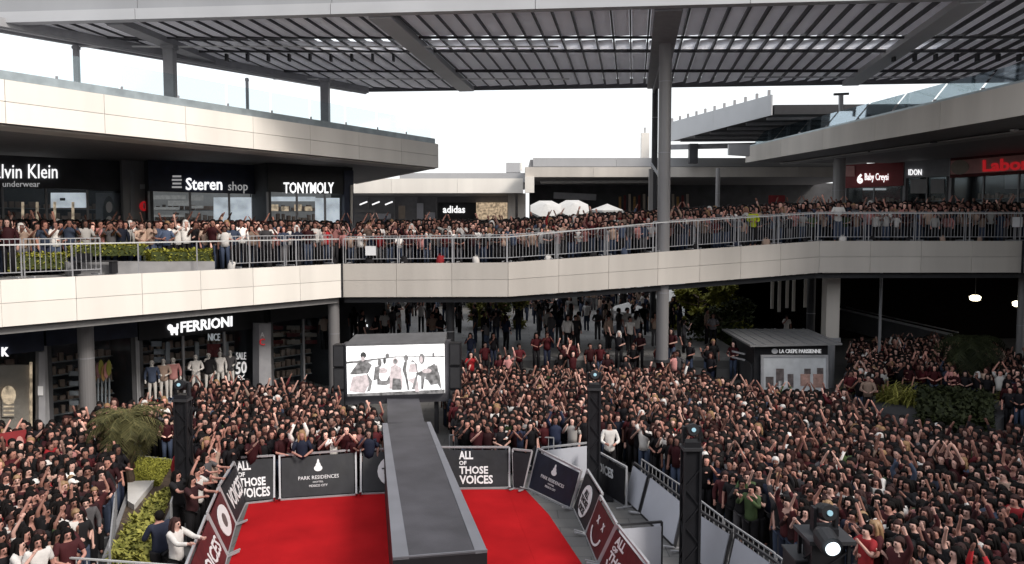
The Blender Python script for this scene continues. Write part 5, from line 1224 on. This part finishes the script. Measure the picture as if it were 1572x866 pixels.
regions.append(('rightfar', PH_([(1310, 522), (1430, 518), (1570, 540), (1600, 600), (1440, 592), (1330, 585), (1300, 575)]), lambda x, y: 0, .42, [kioskP, planR], 'in the far crowd under the right deck'))
def ez(x, y): return edge_z(x)-.06
def band(x0, x1, back):
    xs = np.linspace(x0, x1, 14); f = [(x, edge_y(x)+.78) for x in xs]; return f+[(x, y+back) for x, y in f[::-1]]
regions.append(('deckleft', [(-17, 25.0), (E[2].x, E[2].y+1.2), (-8.0, 38), (-12, 37), (-22, 33)], ez, .39, [[(-15.9, 25), (-11.5, 29.9), (-12.6, 31.3), (-17, 26.4)]], 'standing on the left upper deck'))
regions.append(('bridge', band(E[2].x+.1, 12.4, 5.5), ez, .37, [[(6.1, 33.2), (6.9, 33.2), (6.9, 34.2), (6.1, 34.2)]], 'lining the bridge fence'))
regions.append(('deckright', band(12.4, 26, 6), ez, .40, [], 'standing on the right upper deck'))
regions.append(('fardeck', [(-11, 57), (18, 57), (18, 60), (-11, 60)], lambda x, y: ez(x, y), .8, [], 'on the far upper floor'))
regions.append(('terrace', [(-9.2, 36.2), (9.8, 36.2), (11.5, 62), (-11, 62)], lambda x, y: 1.75, 1.75, [[(6, 33), (7.5, 33), (7.5, 35), (6, 35)]], 'walking on the lower plaza under the bridge'))
regions.append(('stepcrowd', [(-3, 33.9), (9.8, 33.9), (9.8, 34.7), (-3, 34.7)], lambda x, y: .4 if y < 34.2 else .85 if y < 34.6 else 1.3 if y < 35 else 1.75, .62, [], 'at the front of the lower plaza'))
people = []
for name, poly, zf, sp_, exc, phrase in regions:
    xs = [p[0] for p in poly]; ys = [p[1] for p in poly]; y = min(ys); row = 0
    while y < max(ys):
        x = min(xs)+(sp_/2 if row % 2 else 0)
        while x < max(xs):
            px_, py_ = x+R.uniform(-.2, .2)*sp_/.45, y+R.uniform(-.2, .2)*sp_/.45
            if inpoly(px_, py_, poly) and not any(inpoly(px_, py_, e_) for e_ in exc) and R.random() < .97:
                z = zf(px_, py_); u, v, f = proj((px_, py_, z+1.55))
                if -70 < u < 1640 and 200 < v < 930: people.append((f, px_, py_, z, name, phrase, u, v))
            x += sp_
        y += sp_*.9; row += 1
people.sort(key=lambda t_: t_[0])
STG = (.3, 11.0)
def heading(x, y):   # facing -Y local -> rotate so that -Y points at the stage
    dx, dy = STG[0]-x, STG[1]-y; return atan2(dx, -dy)
CN = dict(cl_black='black', cl_maroon='dark maroon', cl_wine='wine red', cl_navy='navy', cl_grey='grey', cl_white='white', cl_denim='denim blue', cl_beige='beige', cl_red='bright red', cl_green='dark green', cl_pink='pink')
PN = ['arms down', 'both arms up', 'hands at face', 'one arm up', 'one hand high', 'arms forward', 'waving', 'hands folded', 'hands high', 'hand at cheek']
hero, mass = [], []; LABC = {}
nh = 0
for t_ in people:
    f, x, y, z, nm, phrase, u, v = t_
    vis = -8 < u < 1580 and v < 872
    pose = R.choices(range(len(POSES)), POSEW)[0]
    if nm in ('bridge', 'deckleft', 'deckright') and pose in (1, 3, 4, 6, 8) and R.random() < .6: pose = R.choice([0, 2, 7, 9])
    if nm in ('terrace',): pose = R.choice([0, 0, 7, 9])
    rz = heading(x, y)+R.uniform(-.45, .45)
    if nm == 'terrace' or nm == 'fardeck': rz = R.uniform(0, 6.28)
    sh = pick(SHIRTS); tr = pick(TROUS); sk = pick(SKINS); hm = pick(HAIRS); hk = R.choice(['short', 'long', 'long']); sl_ = R.random() < .4; s_ = R.uniform(.92, 1.07)
    if nm in ('bridge', 'deckright', 'deckleft') and sh in ('cl_maroon', 'cl_wine', 'cl_black') and R.random() < .72: sh = R.choice(['cl_white', 'cl_white', 'cl_beige', 'cl_denim', 'cl_grey', 'cl_pink'])
    if nm in ('bridge', 'deckleft', 'deckright'):
        dpt = y-edge_y(x); s_ = (.80 if dpt < 1.15 else .90 if dpt < 1.6 else 1.03 if dpt < 2.4 else 1.10)*R.uniform(.95, 1.05)
    if nm == 'terrace': sh = R.choice(['cl_black', 'cl_black', 'cl_navy', 'cl_grey', 'cl_white', 'cl_black', 'cl_beige'])
    if hm in ('cl_white', 'cl_black'): hk2 = 'cap'
    else: hk2 = hk
    if vis and nh < 288:
        hn = dict(hair_black='black', hair_brown='brown', hair_fair='fair').get(hm, '')
        if nm == 'left': zone = 'at the far left edge' if u < 60 else 'by the planted bed' if u > 120 and v > 690 else 'at the bottom left' if v > 780 else 'in the left crowd'
        elif nm == 'right':
            zone = 'at the bottom right corner' if u > 1440 and v > 780 else 'near the bright lamp' if v > 740 and u < 1440 and u > 1180 else 'behind the white boards' if u < 1180 else 'at the right edge' if u > 1500 else 'in the right crowd' if v > 700 else 'below the kiosk'
        else: zone = dict(deckleft='on the left deck', midleft='behind the left banners', midright='behind the right banners', bridge='on the bridge', deckright='on the right deck').get(nm, 'on the plaza')
        slv = 'long-sleeved' if sl_ else 'short-sleeved'
        lab = ('person in %s %s top, %s %s hair, %s, %s' % (slv, CN[sh].replace(' ', '-'), hk, hn, PN[pose], zone)) if hk2 != 'cap' else ('person in %s cap and %s %s top, %s, %s' % ('white' if hm == 'cl_white' else 'black', slv, CN[sh].replace(' ', '-'), PN[pose], zone))
        LABC[lab] = LABC.get(lab, 0)+1
        hero.append((x, y, z, rz, pose, sh, tr, hk2, sk, sl_, hm, lab, s_)); nh += 1
    else: mass.append((x, y, z, rz, pose, sh, tr, hk, sk, sl_, hm, s_, nm))
for (x, y, z, rz, pose, sh, tr, hk, sk, sl_, hm, lab, s_) in hero:
    person((x, y, z), rz, pose, sh, tr, hk, sk, sl_, hm, lab, 'fans: '+lab if LABC[lab] > 1 else 'fans packed together '+lab.rsplit(', ', 1)[1], s_)
# singled-out people
def sp(px, py, z, **k):    # head position in pixels
    p = PZ(px, py, z+1.6) if z+1.6 < 7.2 else None
    return p
def notable(px, d, z, rz, pose, sh, tr, hk, sk, sl_, hm, lab, s_=1.0): person(((px-786)/FPX*d, d, z), rz, pose, sh, tr, hk, sk, sl_, hm, lab, None, s_)
def zz(px, d): return edge_z((px-786)/FPX*d)-.06
notable(1155, 34.9, zz(1155, 34.9), -.2, 7, 'cl_vest', 'cl_black', 'cap', 'skin_b', True, 'cl_black', 'steward in a yellow vest and black cap behind the right deck fence')
notable(1285, 35.75, zz(1285, 35.75), -.3, 7, 'cl_white', 'cl_denim', 'cap', 'skin_b', False, 'cl_black', 'man in a white t-shirt, jeans and black cap at the right deck fence', 1.1)
notable(938, 23.0, 0, 0, 7, 'cl_white', 'cl_black', 'short', 'skin_a', True, 'hair_black', 'man in a white shirt standing behind the dark barriers right of centre', 1.04)
notable(822, 24.4, 0, .1, 2, 'cl_white', 'cl_black', 'short', 'skin_b', True, 'hair_black', 'man in white holding his hands up at the front behind the right banners')
notable(744, 23.9, 0, 0, 0, 'cl_black', 'cl_black', 'short', 'skin_b', True, 'hair_black', 'guard in black standing behind the VOICES barrier right of the runway')
notable(478, 23.8, 0, .2, 0, 'cl_black', 'cl_black', 'short', 'skin_b', True, 'hair_black', 'guard in black standing behind the crest barrier left of the runway')
notable(232, 15.7, 0, -2.2, 7, 'cl_navy', 'cl_black', 'short', 'skin_a', True, 'hair_black', 'person in a navy jacket at the bottom left beside the hedge')
notable(258, 15.3, 0, 1.2, 5, 'cl_white', 'cl_black', 'long', 'skin_c', True, 'hair_brown', 'person in white long sleeves reaching over the bottom left barrier')
notable(84, 17.6, 0, 1.2, 5, 'cl_pink', 'cl_denim', 'long', 'skin_c', False, 'hair_fair', 'fair haired woman in a pink top stretching both arms forward at lower left')
notable(60, 19.2, 0, .8, 1, 'cl_black', 'cl_black', 'cap', 'skin_b', True, 'cl_white', 'person in a white cap and black jacket raising both arms at lower left')
notable(270, 20.6, 0, .8, 0, 'cl_red', 'cl_black', 'short', 'skin_a', True, 'hair_black', 'person in red standing beside the left lighting tower')
for i, (px, d_, sh, pose) in enumerate(((300, 19.0, 'cl_maroon', 5), (285, 18.0, 'cl_maroon', 5), (318, 20.2, 'cl_beige', 8), (262, 18.4, 'cl_black', 5), (325, 21.2, 'cl_white', 1), (308, 19.9, 'cl_grey', 5), (293, 18.6, 'cl_white', 4))):
    notable(px, d_, 0, 1.3, pose, sh, 'cl_black', 'long' if i % 2 else 'short', 'skin_a', False, 'hair_black', '%s clad fan reaching over the left flank barriers, %s' % (CN[sh], ('beside the round emblem', 'above the red lettered barrier', 'hands high at the back corner', 'nearest the hedge', 'arms up at the far corner', 'midway along the flank', 'one hand high near the emblem')[i]))
for i, (px, d_, sh) in enumerate(((560, 41.3, 'cl_white'), (884, 37, 'cl_black'), (968, 36.4, 'cl_white'), (935, 37.0, 'cl_beige'))):
    notable(px, d_, 1.75, .2*i, 0, sh, 'cl_black', 'short', 'skin_a', bool(i % 2), 'hair_black', ('person in white at the dark recess left of the bridge plaza', 'person in black on the plaza edge below the bridge', 'person in white on the plaza edge left of the tall column', 'person in beige on the plaza edge left of the tall column')[i])
notable(1210, 44, 1.0, 0, 9, 'cl_white', 'cl_black', 'short', 'skin_b', False, 'hair_black', 'person in white seen just above the kiosk roof')
# mannequins in the clothing shop window
mn = [('cl_denim', 'cl_red', 228), ('cl_beige', 'cl_denim', 246), ('cl_pink', 'cl_denim', 261), ('cl_white', 'cl_grey', 296), ('cl_black', 'cl_grey', 316), ('cl_white', 'cl_maroon', 334), ('cl_grey', 'cl_beige', 350)]
for i, (sh, tr, px) in enumerate(mn):
    g = gp(px); y_ = g[1]-.45; x_ = (px-786)/FPX*y_
    o = person((x_, y_, .75), .4, (0, 7, 0, 7, 9, 0, 6)[i], sh, tr, 'short', 'mannequin', True, 'mannequin', 'shop mannequin in %s top and %s trousers in the clothing shop window' % (CN[sh], CN[tr]), None, .98)
    o.name = 'mannequin'; o['category'] = 'mannequin'
    MB().box((0, 0, -.39), (.5, .5, .75)).build('plinth', 'shop_grey', None).parent = o
    o.children[-1].location = (0, 0, -.77)

# ---- bags set down along the deck edge
BR_ = random.Random(5); seen = {}
for i in range(22):
    px = 352+i*55+BR_.uniform(-9, 9); y_ = 33.0
    for _ in range(12): x_ = (px-786)/FPX*y_; y_ = y_*.5+.5*(edge_y(x_)+(.5 if px > 530 else 1.0))
    z_ = edge_z(x_)-.06
    kind = BR_.choice(['backpack', 'tote_bag', 'shopping_bag']); cm = BR_.choice(['cl_black', 'cl_black', 'cl_white', 'cl_grey', 'cl_beige', 'cl_denim', 'cl_navy'])
    if 640 < px < 680: cm = 'cl_red'
    for lim, ph in ((380, 'below the electronics shop'), (450, 'below the cosmetics sign'), (525, 'left of the expansion joint'), (600, 'by the notice board'), (640, 'below the far white fascia'), (720, 'below the adidas sign'), (790, 'left of the umbrellas'), (860, 'below the leftmost umbrella'), (925, 'below the second umbrella'), (1000, 'left of the tall column'), (1080, 'right of the tall column'), (1165, 'by the steward in yellow'), (1240, 'right of the steward in yellow'), (1320, 'by the man in white t-shirt'), (1390, 'below the baby clothes shop'), (1460, 'below the grey shop'), (9999, 'below the red fascia shop')):
        if px < lim: break
    w_, d_, h_ = {'backpack': (.30, .17, .42), 'tote_bag': (.34, .12, .34), 'shopping_bag': (.26, .13, .36)}[kind]; k_ = BR_.uniform(.8, 1.15)
    if cm == 'cl_red' and not 640 < px < 680: cm = 'cl_grey'
    w_, d_, h_ = w_*k_, d_*k_, h_*k_*.8; lab = '%s %s on the deck floor %s' % (CN[cm], kind.replace('_', ' '), ph); seen[lab] = seen.get(lab, 0)+1
    if seen[lab] > 1: continue
    t = thing(kind, (x_, y_, z_), lab, 'bag', 'bags set down along the deck edge' if seen[lab] == 1 else 'bags: '+lab)
    b = MB(); sk_ = BR_.uniform(-.06, .06); b.tube([(x_, y_, z_), (x_, y_, z_+.02), (x_+sk_*.4, y_, z_+h_*.6), (x_+sk_, y_+.03, z_+h_*.93), (x_+sk_, y_+.03, z_+h_)], [(w_*.5, d_*.5), (w_*.55, d_*.6), (w_*.52, d_*.55), (w_*.46, d_*.4), (w_*.34, d_*.15)], 6); b.build('body', cm, t, smooth=True)
    MB().tube([(x_-w_*.2, y_, z_+h_*.95), (x_-w_*.12, y_, z_+h_*1.18), (x_+w_*.12, y_, z_+h_*1.18), (x_+w_*.2, y_, z_+h_*.95)], .012, 5).build('handle', cm, t)
# ---- the mass
def build_mass(lst, name, lab):
    VV, FF, CC = [], [], []; k = 0
    for (x, y, z, rz, pose, sh, tr, hk, sk, sl_, hm, s_, nm) in lst:
        v, f, kk = LOW[pose][(1 if hk == 'long' else 0)+(2 if sl_ else 0)]
        c, s = cos(rz), sin(rz); w_ = R.uniform(.94, 1.08)
        X = v[:, 0]*w_*s_; Y = v[:, 1]*s_; o = np.empty_like(v); o[:, 0] = X*c-Y*s+x; o[:, 1] = X*s+Y*c+y; o[:, 2] = v[:, 2]*s_+z
        br = R.uniform(.5, 1.6); bs = R.choice([.5, .7, .9, 1.1, 1.5]); tab = np.array([[a*bs for a in col_of(sk)], [a*br for a in col_of(sh)], col_of(tr), col_of(hm)], np.float32)  # random tones per person; the brightest skins also stand in for sunlit highlights
        VV.append(o); FF.append(f+k); CC.append(tab[kk]); k += len(v)
    Vv = np.concatenate(VV); Ff = np.concatenate(FF); Cc = np.concatenate(CC)
    org = Vv.min(0).copy(); Vv = Vv-org
    me = bpy.data.meshes.new(name); me.vertices.add(len(Vv)); me.vertices.foreach_set('co', Vv.ravel()); nf = len(Ff)
    me.loops.add(nf*3); me.loops.foreach_set('vertex_index', Ff.ravel()); me.polygons.add(nf); me.polygons.foreach_set('loop_start', np.arange(nf, dtype=np.int32)*3)
    me.polygons.foreach_set('use_smooth', np.ones(nf, bool)); me.update(calc_edges=True)
    at = me.color_attributes.new('Col', 'FLOAT_COLOR', 'POINT'); at.data.foreach_set('color', np.concatenate([Cc, np.ones((len(Cc), 1), np.float32)], 1).ravel())
    me.materials.append(M['crowd']); o = bpy.data.objects.new(name, me); COL.objects.link(o); o.location = org.tolist(); tag(o, lab, 'crowd', None, 'stuff'); return nf
tot = 0
up = ('deckleft', 'bridge', 'deckright', 'fardeck')
tot += build_mass(mass, 'crowd', 'dense crowd of onlookers filling the plaza and the upper deck')
print('people', len(people), 'hero', nh, 'mass tris', tot, 'objects', len(bpy.data.objects))
